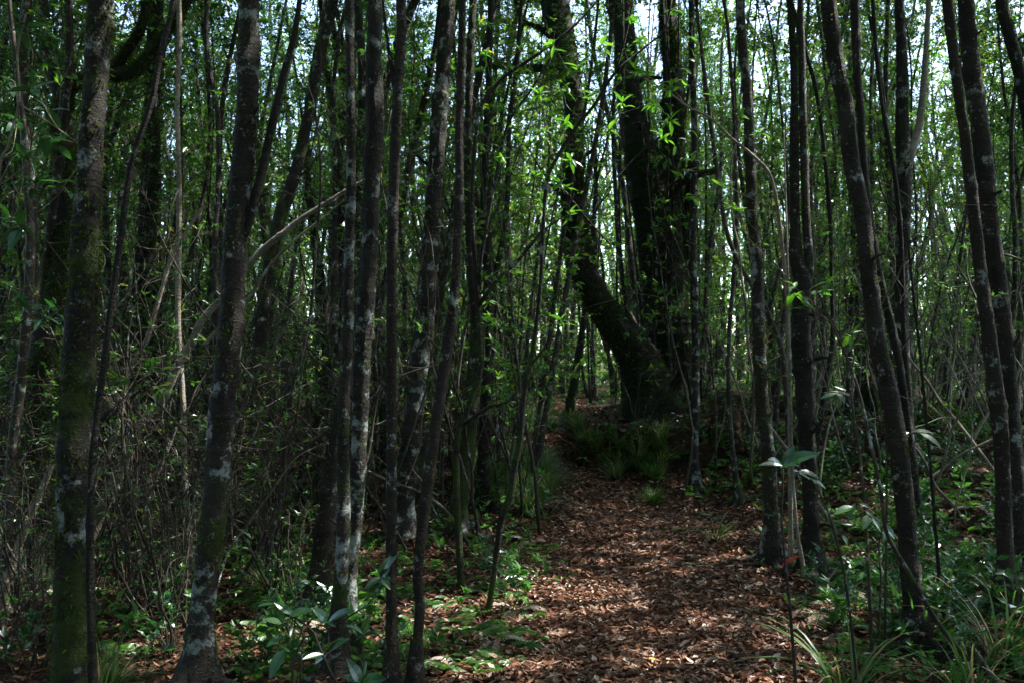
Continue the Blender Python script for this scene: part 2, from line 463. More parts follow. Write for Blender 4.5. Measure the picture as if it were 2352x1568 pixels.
def litter_geo(mb, P, L, W, curl=.25, a=None, rs=RS):
    """curled dead leaves: 5 verts, 4 tris"""
    n = len(P)
    yaw = rs.rand(n) * 6.283
    D = np.stack([np.cos(yaw), np.sin(yaw), rs.randn(n) * .30], 1); N = norm(np.stack([rs.randn(n) * .34, rs.randn(n) * .34, np.ones(n)], 1))
    D = norm(D); sd = norm(np.cross(D, N)); N = np.cross(sd, D)
    L = L[:, None]; W = W[:, None]; c = (rs.rand(n)[:, None] - .35) * curl * 1.4
    P = P - D * L * .5
    V = np.stack([P, P + D * L * .45 + sd * W * .5 + N * W * c * 2, P + D * L * .5 - sd * W * .5 + N * W * c * 2,
                  P + D * L * .5 - N * W * .1, P + D * L + N * L * c], 1)
    V = V.reshape(-1, 3)
    b = np.arange(n)[:, None] * 5
    T = np.concatenate([b + np.array([0, 1, 3]), b + np.array([0, 3, 2]), b + np.array([1, 4, 3]), b + np.array([3, 4, 2])])
    if a is None: a = rs.rand(n)
    mb.add(V, T, np.repeat(a, 5))

def scatter(n, x0, x1, y0, y1, rs=RS):
    return rs.uniform(x0, x1, n), rs.uniform(y0, y1, n)

rs = np.random.RandomState(5)
# litter on the path: dense near, sparser far
mb = MB()
for (n, y0, y1, s) in ((23000, 3.4, 6.5, 1.0), (22000, 6.5, 11, 1.1), (9000, 11, 17, 1.35), (3000, 17, 26, 1.7)):
    y = rs.uniform(y0, y1, n); u = np.clip(rs.randn(n) * .62, -1.7, 1.7); x = path_x(y) + u * path_w(y)
    z = height(x, y) + .008 + rs.rand(n) ** 2 * .035
    litter_geo(mb, np.stack([x, y, z], 1), (.036 + .048 * rs.rand(n) ** 1.6) * s, (.017 + .021 * rs.rand(n) ** 1.5) * s, rs=rs)
tag(link('leaf_litter', mb.mesh('leaf_litter', M['litter'], False), path), kind='stuff')
mb = MB()
for (n, x0, x1, y0, y1, s) in ((27000, -3.4, 4.6, 3.4, 8, 1.0), (18000, -3.0, 7, 8, 13, 1.25), (14000, -6, 10, 12, 22, 1.5)):
    x, y = scatter(n, x0, x1, y0, y1, rs)
    k = np.abs(x - path_x(y)) > path_w(y) * .8; x, y = x[k], y[k]
    z = height(x, y) + .006 + rs.rand(len(x)) ** 2 * .04
    litter_geo(mb, np.stack([x, y, z], 1), (.03 + .04 * rs.rand(len(x))) * s, (.014 + .018 * rs.rand(len(x))) * s, a=rs.rand(len(x)) ** 1.7 * .85, rs=rs)
tag(link('leaf_litter', mb.mesh('leaf_litter', M['litter'], False), ground), kind='stuff')

# single fallen leaves of the path (the nearest ones): toothed curled blades sharing eight meshes
def dead_leaf_mesh(k):
    r = np.random.RandomState(100 + k)
    n = 5; t = np.linspace(0, 1, n); wd = np.sin(np.pi * (t * .92 + .04)) ** .8
    bend = (r.rand() - .3) * .9; cup = r.rand() * .5 + .05; tw = (r.rand() - .5) * .8
    L, W = 1.0, .42 + .12 * r.rand(); V = []
    for i in range(n):
        c = np.array([t[i] - .5, 0, bend * (t[i] - .5) ** 2])
        for s in (-1, 0, 1):
            jag = 1 + (r.rand() - .5) * .25
            V.append(c + [0, s * W * .5 * wd[i] * jag, abs(s) * cup * W * wd[i] * .7 + s * tw * (t[i] - .5) * .3])
    T = []
    for i in range(n - 1):
        for j in (0, 1):
            a = i * 3 + j; T += [(a, a + 1, a + 4), (a, a + 4, a + 3)]
    m = MB(); m.add(V, T, .0); return m.mesh('fallen_leaf', M['litter_obj'], False)
dl = [dead_leaf_mesh(k) for k in range(8)]
cnt = 0
while cnt < 300:
    y = 4.2 + 3.6 * rs.rand() ** 1.4; x = float(path_x(y)) + rs.uniform(-.95, .95) * float(path_w(y))
    o = link('leaf', dl[cnt % 8], path, (x, y, hz(x, y) + .028 + .012 * rs.rand()), (rs.randn() * .25, rs.randn() * .25, rs.rand() * 6.28), .050 + .028 * rs.rand())
    cnt += 1
p = ground_hit(1502, 1537)
yl = dl[2].copy(); yl.materials.clear(); yl.materials.append(M['yellow_leaf'])
o = link('leaf', yl, path, p + [0, 0, .05], (.1, .3, .4), .075); o['label'] = 'fresh yellow leaf among the brown ones'

# ------------------------------------------------------------------ traced trees
def moss_part(root, S, amount, density=3000, size=.022, rs=RS, zmax=9, up_only=False, maxn=9000):
    """shaggy moss: many small blades standing off the trunk surface, in patches"""
    P, R = S[:, :3], S[:, 3]
    seg = np.linalg.norm(np.diff(P, axis=0), axis=1)
    L = seg.sum(); area = L * 2 * np.pi * R.mean()
    n = int(min(maxn, density * area * amount))
    if n < 10: return
    cum = np.concatenate([[0], np.cumsum(seg)]); s = rs.rand(n) * L
    i = np.clip(np.searchsorted(cum, s) - 1, 0, len(P) - 2); f = ((s - cum[i]) / np.maximum(seg[i], 1e-6))[:, None]
    C = P[i] * (1 - f) + P[i + 1] * f; r = R[i] * (1 - f[:, 0]) + R[i + 1] * f[:, 0]
    t = norm(P[i + 1] - P[i]); th = rs.rand(n) * 6.28
    ref = np.array([1.0, .1, 0]); u = norm(np.cross(t, ref)); v = np.cross(t, u)
    O = np.cos(th)[:, None] * u + np.sin(th)[:, None] * v
    ph = rs.rand(4) * 6.28
    patch = np.sin(s * 5.1 + ph[0] + 1.3 * np.sin(th + ph[2])) + np.sin(s * 11.7 + ph[1] + 2 * np.cos(th)) + .8 * np.sin(s * 23 + ph[3] + th * 2)
    for q in range(int(3 + L * 2.5 * amount)):
        patch += 3.0 * np.exp(-((s - rs.rand() * L) / .045) ** 2 - (np.angle(np.exp(1j * (th - rs.rand() * 6.28))) / .7) ** 2)
    keep = patch > (1.7 - 3.0 * amount)
    if up_only: keep &= (O[:, 2] > -.1)
    C, r, O, s = C[keep], r[keep], O[keep], s[keep]; n = len(C)
    if n < 5: return
    B = C + O * (r * .97)[:, None]
    D = norm(O * .8 + np.array([0, 0, -.45]) + rs.randn(n, 3) * .45)
    m = MB(); leaves(m, B, D, O + rs.randn(n, 3) * .4, size * (.5 + rs.rand(n)), size * .28 * (.6 + rs.rand(n)), rs.rand(n) * .8 + .1 * rs.rand(n), rs=rs)
    return tag(link('moss', m.mesh('moss', M['moss'], False, origin=root.location), root), kind='stuff')

def limb_with_foliage(root, start, d, length, r, mat, rs, nleaf=6, name='branch', leaf=True, L=.06, W=.02, sub=5, cull=True, wob=.3, up=.2):
    b = MB(); lf = MB()
    S = grow(start, d, length, r, wob, up, .1, rs); S = spline(S, .08)
    tube(b, S, 6, .08, rs)
    tips = [S[-1, :3]]; td = [S[-1, :3] - S[-3, :3]]
    for k in range(sub):
        i = rs.randint(len(S) // 4, len(S) - 1)
        dd = norm(S[min(i + 1, len(S) - 1), :3] - S[i - 1, :3] + rs.randn(3) * .7)
        Q = spline(grow(S[i, :3], dd, length * (.25 + .3 * rs.rand()), S[i, 3] * .6, .35, up, .08, rs), .06)
        tube(b, Q, 4, 0, rs); tips.append(Q[-1, :3]); td.append(Q[-1, :3] - Q[-2, :3])
        if rs.rand() < .6: tips.append(Q[len(Q) // 2, :3]); td.append(Q[-1, :3] - Q[-2, :3])
    o = link(name, b.mesh(name, mat, True, origin=root.location), root)
    if leaf:
        sprigs(lf, np.array(tips), np.array(td), nleaf, L, W, True, rs, cull)
        if lf.n:
            tag(link('foliage', lf.mesh('foliage', M['leaf'], False, origin=root.location), root), kind='stuff')
    return o

def crown(root, top, d, r, mat, rs, n=3, H=3.0, leafn=34, spread=1.2):
    b = MB(); tips = []; td = []
    for k in range(n):
        a = rs.rand() * 6.28
        dd = norm(np.array([math.cos(a) * .45, math.sin(a) * .45, 1]) + norm(d) * .3)
        S = spline(grow(top, dd, H * (.7 + .4 * rs.rand()), r * .75, .22, .15, .3, rs), .25); tube(b, S, 6, .05, rs)
        for q in range(7):
            i = rs.randint(len(S) // 4, len(S)); a = rs.rand() * 6.28
            Q = spline(grow(S[i, :3], [math.cos(a), math.sin(a), .35], spread * (.4 + .6 * rs.rand()), max(S[i, 3] * .5, .006), .3, .1, .15, rs), .12)
            if culled(Q[:, :3]).any(): continue
            tube(b, Q, 4, 0, rs)
            for w_ in range(leafn // 3):
                j = rs.randint(len(Q) // 3, len(Q)); off = rs.randn(3) * .22
                tips.append(Q[j, :3] + off); td.append(off + [0, 0, .1])
    c = link('crown', b.mesh('crown', mat, True, origin=root.location), root)
    lf = MB(); sprigs(lf, np.array(tips), np.array(td), 6, .085, .034, False, rs, True)
    tag(link('foliage', lf.mesh('foliage', M['leaf'], False, origin=root.location), root), kind='stuff')

PXR = []      # image columns/bases of traced trunks, kept clear of the random ones
def tree(name, label, mat, pts, Y=None, dy=0.0, moss=.0, msize=.022, top=7.5, sides=12, seed=0, br=3, knots=6, rough=.07, cr=True, group=None,
         cat='tree', forks=(), flare=1.8, brl=.9, crownn=3, step=.028, reach=True, twigmat=None, stubs=5):
    rs = np.random.RandomState(1000 + seed)
    m = M[mat]
    if Y is None:
        base = ground_hit(pts[-1][0], pts[-1][1]); Y0 = base[1]
    else: Y0 = Y
    yb = pts[-1][1]
    def conv(q):
        yy = Y0 + dy * (yb - q[1]) / 1500.0
        p = at(q[0], q[1], yy)
        return [*p, q[2] * .47 * yy / F]
    Q = [conv(q) for q in pts]
    if reach:
        last = np.array(Q[-1]); prev = np.array(Q[-2])
        g = hz(last[0], last[1])
        if last[2] - g > .15:
            d = norm(last[:3] - prev[:3]); d = d / max(-d[2], .3); dz = last[2] - g
            nx = last[:3] + d * dz
            Q.append([nx[0], nx[1], hz(nx[0], nx[1]) + .02, last[3] * 1.1])
        b = np.array(Q[-1]); Q[-1] = [b[0], b[1], hz(b[0], b[1]) + .03, b[3] * flare]
        b = Q[-1]; Q.insert(-1, [(b[0] * .6 + Q[-2][0] * .4) if False else b[0] + (Q[-2][0] - b[0]) * min(1, .22 / max(Q[-2][2] - b[2], .22)),
                                 b[1] + (Q[-2][1] - b[1]) * min(1, .22 / max(Q[-2][2] - b[2], .22)), b[2] + .22, b[3] / flare * 1.08])
        Q.append([b[0], b[1], b[2] - .15, b[3] * 1.15])
    Q = np.array(Q)
    if cr:                                   # above the frame: on towards the canopy
        d = norm(Q[0, :3] - Q[1, :3]); p = Q[0, :3].copy(); r = Q[0, 3]; ext = []
        while p[2] < top - 2:
            d = norm(d + np.array([0, 0, .25]) + rs.randn(3) * .04); p = p + d * .7; r *= .94; ext.append([*p, r])
        if ext: Q = np.vstack([np.array(ext[::-1]), Q])
    S = spline(Q, step if Q[:, 3].max() > .02 else .08)
    root = thing(name, label, cat, tuple(np.array([Q[-1][0], Q[-1][1], Q[-1][2] + .15]) if reach else Q[-1][:3]), group)
    b = MB(); tube(b, S, sides, rough, rs, knots=knots, fine=.05 if sides > 9 else 0)
    if reach and Q[-2][3] > .04 and Y0 < 14:             # surface roots
        for k in range(5):
            a = k * 1.256 + rs.rand(); R0 = Q[-2][3]; c = Q[-2][:3]
            dd = np.array([math.cos(a), math.sin(a), 0]); pts_ = [[*(c + dd * R0 * .3 + [0, 0, R0 * .9]), R0 * .42]]
            for f, rr in ((1.0, .38), (1.9, .26), (3.0, .12)):
                q = c + dd * R0 * f + rs.randn(3) * .02; pts_.append([q[0], q[1], hz(q[0], q[1]) + R0 * (.12 if f < 2.5 else -.15), R0 * rr])
            tube(b, spline(pts_, .04), 6, .06, rs)
    for k in range(stubs):                   # broken twig stubs and swellings
        i = rs.randint(len(S) // 5, len(S) - 3); a = rs.rand() * 6.28; dd = np.array([math.cos(a), math.sin(a), .5 + rs.rand() * .5]); r_ = S[i, 3]
        if r_ < .008: continue
        p0 = S[i, :3] + norm(dd) * r_ * .6; ln = r_ * (.9 + 2.2 * rs.rand())
        tube(b, spline([[*p0, r_ * .34], [*(p0 + norm(dd) * ln * .5), r_ * .2], [*(p0 + norm(dd + rs.randn(3) * .25) * ln), r_ * .13]], .02), 6, .12, rs)
    trunk = link('trunk', b.mesh('trunk', m, True, origin=root.location), root)
    PXR.append((S, Y0))
    if moss: moss_part(root, S[S[:, 2] < 5.5], moss, size=msize, rs=rs)
    for fk in forks:
        fm, fp = fk
        R = np.array([conv(q) for q in fp])
        fb = MB(); SS = spline(R, .06); tube(fb, SS, max(6, sides - 4), rough, rs, knots=2)
        link('branch', fb.mesh('branch', M[fm], True, origin=root.location), root)
        if moss > .5: moss_part(root, SS, moss, size=msize, rs=rs)
    vis = S[(S[:, 2] > 1.2) & (S[:, 2] < 1.55 + Y0 * .44)]
    for k in range(br):
        if len(vis) < 5: break
        i = rs.randint(len(vis) // 3 if len(vis) > 9 else 0, len(vis)); a = rs.rand() * 6.28
        limb_with_foliage(root, vis[i, :3], [math.cos(a), math.sin(a) * .6 + .3, .8], brl * (.5 + .8 * rs.rand()), max(.004, vis[i, 3] * .2), M[twigmat or 'twig'], rs, nleaf=5, sub=4, leaf=rs.rand() < .7)
    if cr: crown(root, S[0, :3], S[0, :3] - S[4, :3], S[0, 3], m, rs, crownn)
    return root, S

tree('tree', 'stout mossy trunk nearest the left edge with pale lichen patches on its upper half', 'mossy_bark',
     [(233, -20, 60), (228, 60, 60), (214, 240, 57), (199, 500, 62), (186, 740, 70), (176, 900, 76), (168, 1183, 79), (160, 1440, 78), (157, 1600, 80)], Y=3.9, moss=.8, msize=.028, sides=16, seed=1, br=0, knots=10)
tree('sapling', 'slim nearly black stem leaning across in front of the mossy left trunk', 'dark_bark',
     [(403, -20, 13), (369, 125, 14), (346, 241, 15), (306, 361, 15), (286, 477, 15), (271, 592, 16), (256, 702, 16), (240, 820, 16), (221, 972, 17), (211, 1083, 18), (206, 1283, 19), (214, 1600, 22)], Y=3.6, sides=10, seed=2, br=1, knots=12, brl=.5)
tree('tree', 'dark spotted trunk left of centre forking into a leaning black stem', 'lichen_bark',
     [(573, -20, 49), (569, 200, 52), (562, 350, 53), (545, 500, 54), (538, 600, 58), (530, 752, 60), (512, 932, 61), (497, 1133, 61), (477, 1283, 62), (465, 1434, 62), (453, 1590, 64)], Y=4.6, moss=.5, msize=.026, sides=16, seed=3, br=0, knots=12,
     forks=[('dark_bark', [(697, -60, 12), (677, 75, 14), (650, 176, 17), (622, 301, 19), (602, 391, 22), (577, 490, 26), (550, 560, 24)])])
tree('old_tree', 'old tree at the left with a thick mossy limb curving up behind the first trunk', 'deep_moss_bark',
     [(150, 215, 34), (135, 300, 42), (152, 400, 44), (148, 520, 48), (135, 640, 52), (100, 800, 56), (88, 1000, 60), (80, 1300, 66)], Y=7.5, moss=.9, msize=.035, top=7, sides=14, seed=4, br=2, cr=False,
     forks=[('deep_moss_bark', [(445, -20, 22), (405, 45, 24), (350, 118, 28), (310, 160, 34), (262, 172, 36), (200, 178, 36), (160, 205, 36), (148, 250, 36)]),
            ('deep_moss_bark', [(340, -20, 20), (325, 60, 24), (290, 120, 24), (255, 165, 26)])])
tree('tree', 'straight pale pinkish trunk standing between the two big left trunks', 'pale_bark',
     [(411, -10, 12), (412, 100, 12), (407, 250, 12), (411, 400, 12), (411, 550, 13), (409, 700, 13), (411, 782, 13), (421, 932, 14), (424, 1083, 14), (436, 1233, 16), (446, 1340, 18)], sides=10, seed=5, br=2, knots=8)
tree('tree', 'grey mottled slender trunk just left of the dark forked one', 'grey_bark',
     [(474, -10, 12), (476, 125, 12), (494, 226, 13), (502, 301, 13), (502, 426, 13), (494, 552, 14), (497, 787, 15), (500, 1000, 16), (505, 1240, 18)], sides=10, seed=6, br=3)
tree('old_tree', 'broad black moss clad trunk deep behind the pale pinkish stem', 'deep_moss_bark',
     [(360, -20, 34), (352, 200, 36), (345, 400, 40), (335, 600, 46), (333, 800, 48), (338, 1000, 50), (345, 1190, 60)], sides=14, seed=7, br=2, moss=.8, msize=.035)
tree('tree', 'leaning mossy trunk behind and right of the dark forked one', 'mossy_bark',
     [(772, -20, 24), (742, 100, 25), (712, 251, 27), (677, 401, 29), (642, 502, 30), (612, 652, 31), (597, 787, 33), (590, 900, 34), (592, 1050, 34), (590, 1260, 40)], sides=12, seed=8, br=3, moss=.5)
tree('tree', 'slim grey lichen spotted trunk in the front middle cluster, leftmost of it', 'lichen_bark',
     [(801, -20, 21), (804, 150, 22), (806, 301, 22), (806, 451, 23), (801, 627, 25), (797, 787, 29), (789, 932, 28), (789, 1083, 29), (788, 1233, 33), (779, 1383, 38), (771, 1590, 44)], Y=4.8, sides=16, seed=9, br=0, moss=.45, knots=10)
tree('tree', 'thick dark rough trunk close behind the slim lichen spotted one', 'lichen_bark',
     [(861, -20, 35), (859, 150, 38), (861, 276, 44), (854, 401, 42), (849, 552, 42), (841, 677, 43), (834, 787, 41), (826, 983, 40), (816, 1183, 38), (801, 1334, 38), (792, 1500, 46)], sides=14, seed=10, br=1, moss=.4, knots=12)
tree('tree', 'leaning dark trunk low behind the lichen spotted cluster', 'dark_bark',
     [(850, 620, 26), (815, 800, 30), (780, 960, 36), (764, 1080, 42), (744, 1233, 46), (726, 1400, 50)], sides=12, seed=11, br=0, moss=.3, cr=False)
tree('tree', 'reddish brown smooth trunk in the front middle cluster', 'brown_bark',
     [(921, -20, 25), (922, 75, 24), (914, 201, 25), (907, 351, 26), (902, 502, 26), (899, 652, 26), (899, 787, 26), (899, 983, 25), (899, 1183, 26), (899, 1334, 27), (899, 1590, 30)], Y=4.5, sides=14, seed=12, br=0, knots=8, moss=.35,
     forks=[('dark_bark', [(875, -40, 6), (884, 50, 7), (892, 110, 9), (903, 180, 12), (912, 230, 12)])])
tree('tree', 'big pale lichened trunk leaning right in the middle of the front cluster', 'lichen_bark',
     [(1031, -20, 33), (1022, 100, 37), (1012, 226, 38), (1007, 301, 40), (997, 451, 40), (987, 602, 43), (977, 740, 46), (964, 830, 49), (952, 932, 49), (942, 1032, 46), (932, 1130, 44), (926, 1240, 50)], sides=16, seed=13, br=2, moss=.55, msize=.028, knots=12,
     forks=[('twig_pale', [(922, 352, 4), (940, 350, 6), (962, 346, 7), (985, 336, 8), (1000, 330, 9)]), ('twig_pale', [(912, 372, 3), (930, 345, 4), (955, 312, 5), (982, 286, 6), (1005, 270, 7)])])
tree('tree', 'dark brown trunk leaning right with a crooked foot, right of the reddish one', 'brown_bark',
     [(1063, -20, 18), (1060, 150, 20), (1055, 301, 20), (1055, 426, 21), (1050, 552, 23), (1044, 677, 24), (1029, 787, 28), (1007, 932, 29), (992, 1033, 28), (980, 1133, 28), (967, 1233, 26), (959, 1334, 24), (965, 1384, 23), (957, 1484, 24), (953, 1590, 28)], Y=4.55, sides=14, seed=14, br=0, knots=8, moss=.35)
tree('tree', 'mossy footed grey trunk just right of the dark brown leaning one', 'mossy_bark',
     [(1087, -20, 18), (1080, 150, 18), (1075, 301, 19), (1077, 451, 20), (1082, 602, 24), (1092, 700, 28), (1097, 782, 35), (1087, 882, 38), (1077, 982, 41), (1067, 1083, 42), (1054, 1158, 44), (1044, 1228, 46)], sides=14, seed=15, br=3, moss=.6)
tree('tree', 'dark forked trunk left of the grassy path edge', 'dark_bark',
     [(1128, -20, 14), (1122, 200, 16), (1115, 350, 17), (1112, 476, 19), (1120, 580, 26), (1124, 640, 30), (1120, 760, 26), (1116, 900, 28), (1112, 1060, 32)], Y=10.5, sides=10, seed=16, br=3, moss=.4,
     forks=[('dark_bark', [(1200, -20, 10), (1184, 180, 12), (1170, 281, 13), (1164, 476, 14), (1145, 600, 17), (1128, 650, 20)])])
tree('old_tree', 'big dark tree at the path bend sweeping up in a curve to the left', 'deep_moss_bark',
     [(1262, -60, 62), (1280, 40, 70), (1297, 130, 62), (1316, 220, 50), (1320, 340, 48), (1318, 440, 58), (1322, 520, 62), (1332, 590, 64), (1354, 655, 66), (1394, 722, 72), (1442, 785, 88), (1474, 840, 104), (1492, 890, 120), (1500, 955, 130)], sides=22, seed=17, br=4, knots=1, rough=.035, moss=.9, msize=.05, flare=1.25, brl=1.6, top=10.5,
     forks=[('deep_moss_bark', [(1060, 162, 8), (1110, 152, 12), (1150, 150, 15), (1200, 158, 19), (1250, 158, 22), (1290, 178, 28), (1316, 215, 30)]),
            ('deep_moss_bark', [(1180, -10, 8), (1200, 45, 10), (1240, 65, 13), (1275, 90, 18)])])
J, JS = tree('old_tree', 'huge dark main trunk on the mound, wrapped in climbing stems', 'deep_moss_bark',
     [(1432, -60, 46), (1434, 60, 50), (1442, 200, 56), (1462, 320, 72), (1492, 430, 100), (1512, 520, 110), (1522, 620, 110), (1532, 720, 110), (1536, 820, 118), (1528, 900, 140), (1515, 950, 165)], Y=15.3, sides=22, seed=18, br=3, moss=.9, msize=.05, flare=1.25, brl=1.4, top=11, rough=.07, knots=3,
     forks=[('deep_moss_bark', [(1530, -60, 40), (1536, 60, 42), (1545, 180, 48), (1548, 300, 56), (1540, 400, 62), (1528, 480, 70)]),
            ('deep_moss_bark', [(1600, 300, 14), (1588, 420, 22), (1572, 560, 30), (1560, 700, 38), (1545, 840, 44)]),
            ('deep_moss_bark', [(1395, -30, 12), (1405, 30, 16), (1425, 80, 22), (1440, 130, 24)])])
rs = np.random.RandomState(77)
for k in range(9):                                   # stems climbing the huge trunk
    x0 = 1425 + k * 22 + rs.randn() * 12; x1 = 1405 + k * 22 + rs.randn() * 26
    Yk = 14.55 + .3 * rs.rand(); n = 9
    P = []
    for i in range(n):
        f = i / (n - 1); px = x1 + (x0 - x1) * f ** 1.3 + 9 * math.sin(f * 7 + k); py = -80 + 1050 * f
        P.append([*at(px, py, Yk), (.016 + .012 * rs.rand()) * (.6 + .4 * f)])
    P[-1][2] = hz(P[-1][0], P[-1][1]) - .05
    r = thing('climbing_stem', 'thin mossy stem climbing the face of the huge dark trunk', 'vine', P[-1][:3], 'stems climbing the huge trunk')
    b = MB(); S = spline(P, .12); tube(b, S, 6, .1, rs); link('stem', b.mesh('stem', M['dark_bark' if k % 3 else 'mossy_bark'], True, origin=r.location), r)
    lf = MB(); ii = rs.randint(0, len(S), 16); sprigs(lf, S[ii, :3] + rs.randn(16, 3) * .08, rs.randn(16, 3), 5, .06, .024, True, rs); tag(link('foliage', lf.mesh('foliage', M['leaf'], False, origin=r.location), r), kind='stuff')

tree('tree', 'lichen whitened slim trunk standing right beside the huge dark tree', 'lichen_bark',
     [(1587, -20, 13), (1590, 150, 14), (1595, 301, 15), (1593, 451, 17), (1592, 577, 17), (1596, 702, 18), (1597, 800, 19), (1597, 932, 19), (1595, 1033, 20), (1597, 1122, 23)], sides=10, seed=20, br=3)
tree('sapling', 'thin straight pinkish stem right of the pale whitish trunk', 'thin_bark',
     [(1658, -20, 8), (1670, 50, 9), (1678, 150, 9), (1685, 251, 9), (1688, 351, 9), (1692, 500, 10), (1684, 650, 11), (1674, 782, 11), (1675, 932, 12), (1683, 1033, 13), (1692, 1108, 16), (1699, 1156, 18)], sides=8, seed=21, br=3)
tree('tree', 'grey trunk with white blotches, middle one of the right hand row', 'lichen_bark',
     [(1698, -20, 22), (1705, 100, 24), (1715, 201, 24), (1723, 351, 25), (1728, 502, 26), (1738, 602, 28), (1742, 752, 31), (1750, 907, 33), (1758, 983, 33), (1767, 1083, 34), (1770, 1188, 36), (1778, 1292, 42)], sides=14, seed=22, br=2, moss=.55, msize=.028, knots=12)
tree('sapling', 'thin crooked stem bowing right behind the white blotched trunk', 'thin_bark',
     [(1600, 20, 8), (1628, 251, 10), (1648, 401, 11), (1668, 527, 12), (1703, 617, 12), (1743, 677, 13), (1778, 752, 13), (1800, 830, 14), (1812, 1000, 15)], Y=10.5, sides=8, seed=23, br=3)
tree('tree', 'twin stemmed dark trunk with a knobbly collar where its two stems part', 'dark_bark',
     [(1814, -20, 14), (1818, 50, 15), (1824, 201, 17), (1824, 351, 22), (1826, 502, 25), (1830, 600, 34), (1842, 640, 46), (1840, 782, 45), (1848, 882, 44), (1853, 1008, 39), (1861, 1108, 38), (1863, 1208, 39), (1866, 1315, 44)], sides=16, seed=24, br=1, moss=.55, knots=14,
     forks=[('grey_bark', [(1838, -40, 15), (1843, 200, 18), (1847, 351, 20), (1852, 502, 20), (1858, 600, 24), (1852, 650, 28)])])
tree('tree', 'strong brown ringed trunk leaning left at the right side with white lichen bands', 'brown_bark',
     [(1901, -20, 37), (1918, 125, 38), (1941, 251, 38), (1956, 376, 38), (1979, 476, 37), (1989, 577, 38), (2004, 702, 40), (2016, 786, 41), (2042, 907, 43), (2064, 1032, 43), (2077, 1133, 45), (2084, 1233, 45), (2092, 1334, 48), (2104, 1434, 50), (2110, 1505, 54)], sides=16, seed=25, br=0, moss=.42, msize=.028, knots=14)
tree('tree', 'plain dark trunk half hidden behind the strong ringed one', 'dark_bark',
     [(1963, -20, 22), (1968, 150, 20), (1976, 251, 19), (1984, 376, 18), (1997, 502, 19), (2020, 640, 20), (2045, 740, 20), (2062, 820, 20), (2079, 932, 21), (2095, 1070, 24)], Y=8.5, sides=10, seed=26, br=2, moss=.2)
tree('sapling', 'thin dark bent stem between the twin stemmed and the ringed trunk', 'dark_bark',
     [(1800, -60, 8), (1848, 110, 9), (1873, 201, 10), (1888, 301, 10), (1901, 426, 11), (1908, 527, 11), (1911, 652, 11), (1912, 786, 12), (1896, 882, 13), (1883, 967, 15)], Y=11.5, sides=8, seed=27, br=2)
tree('sapling', 'slender black stem right of the strong ringed trunk', 'dark_bark',
     [(2003, -20, 10), (2013, 125, 10), (2028, 251, 10), (2046, 351, 11), (2058, 426, 12), (2070, 560, 12), (2076, 760, 13), (2092, 1000, 16)], Y=9.5, sides=8, seed=28, br=3)
tree('tree', 'forked dark trunk on the right slope with a pale leaning limb', 'mossy_bark',
     [(2065, -20, 22), (2071, 150, 26), (2073, 301, 31), (2076, 401, 38), (2076, 502, 33), (2072, 602, 31), (2071, 752, 30), (2079, 880, 30), (2084, 1010, 36)], Y=11.0, sides=12, seed=29, br=3, moss=.5,
     forks=[('pale_bark', [(2135, -30, 12), (2124, 150, 14), (2113, 276, 18), (2090, 361, 24), (2078, 420, 26)])])
tree('tree', 'left one of the two close brown trunks near the right edge', 'brown_bark',
     [(2173, -20, 24), (2193, 150, 24), (2218, 326, 26), (2238, 502, 27), (2253, 627, 30), (2273, 786, 34), (2294, 950, 37), (2303, 1082, 36), (2306, 1183, 38), (2309, 1283, 38), (2308, 1410, 44)], sides=14, seed=30, br=1, knots=10, moss=.2)
tree('tree', 'right one of the two close brown trunks near the right edge', 'brown_bark',
     [(2216, -20, 38), (2228, 125, 38), (2248, 276, 40), (2263, 401, 43), (2278, 552, 42), (2298, 702, 41), (2310, 800, 40), (2324, 982, 38), (2336, 1133, 38), (2342, 1320, 46)], sides=14, seed=31, br=1, knots=10, moss=.2)
tree('tree', 'mossy leaning trunk cut by the right edge of the view', 'mossy_bark',
     [(2296, -20, 28), (2318, 80, 28), (2340, 160, 28), (2362, 280, 30), (2385, 450, 34), (2400, 800, 38), (2410, 1200, 44)], Y=7.5, sides=12, seed=32, br=2, moss=.5)
tree('tree', 'dark rough stem at the far left edge of the view', 'thin_bark',
     [(20, -20, 10), (38, 150, 12), (55, 300, 14), (62, 425, 17), (70, 540, 20), (64, 700, 22), (57, 782, 22), (45, 907, 22), (28, 1032, 24), (26, 1133, 24), (15, 1330, 30)], Y=6.5, sides=10, seed=33, br=3, moss=.3)
tree('leaning_tree', 'pale crooked stem leaning far right across the left thicket, catching the sun', 'pale_bark',
     [(875, 395, 6), (830, 418, 8), (786, 443, 10), (740, 472, 11), (692, 502, 13), (655, 532, 14), (617, 562, 15), (572, 607, 16), (502, 692, 17), (462, 740, 18), (441, 785, 19), (411, 832, 20), (371, 922, 22), (321, 982, 24), (291, 1048, 26), (266, 1103, 26), (236, 1163, 28), (214, 1215, 30)], Y=7.3, sides=10, seed=34, br=3, cr=False, brl=1.0, knots=8,
     forks=[('twig_pale', [(800, 452, 4), (786, 463, 5), (735, 505, 5), (677, 552, 6), (640, 588, 7), (612, 620, 7), (567, 690, 8), (520, 735, 9), (462, 800, 11)])])
tree('leaning_tree', 'second pale leaning stem under the sunlit one, behind the left trunks', 'pale_bark',
     [(470, 470, 6), (426, 537, 8), (391, 602, 9), (361, 702, 11), (341, 770, 12), (331, 790, 12), (305, 835, 13), (291, 872, 13), (276, 957, 14), (246, 1048, 15), (222, 1093, 16), (180, 1200, 18)], Y=7.0, sides=8, seed=35, br=4, cr=False, brl=.8, twigmat='twig_pale')
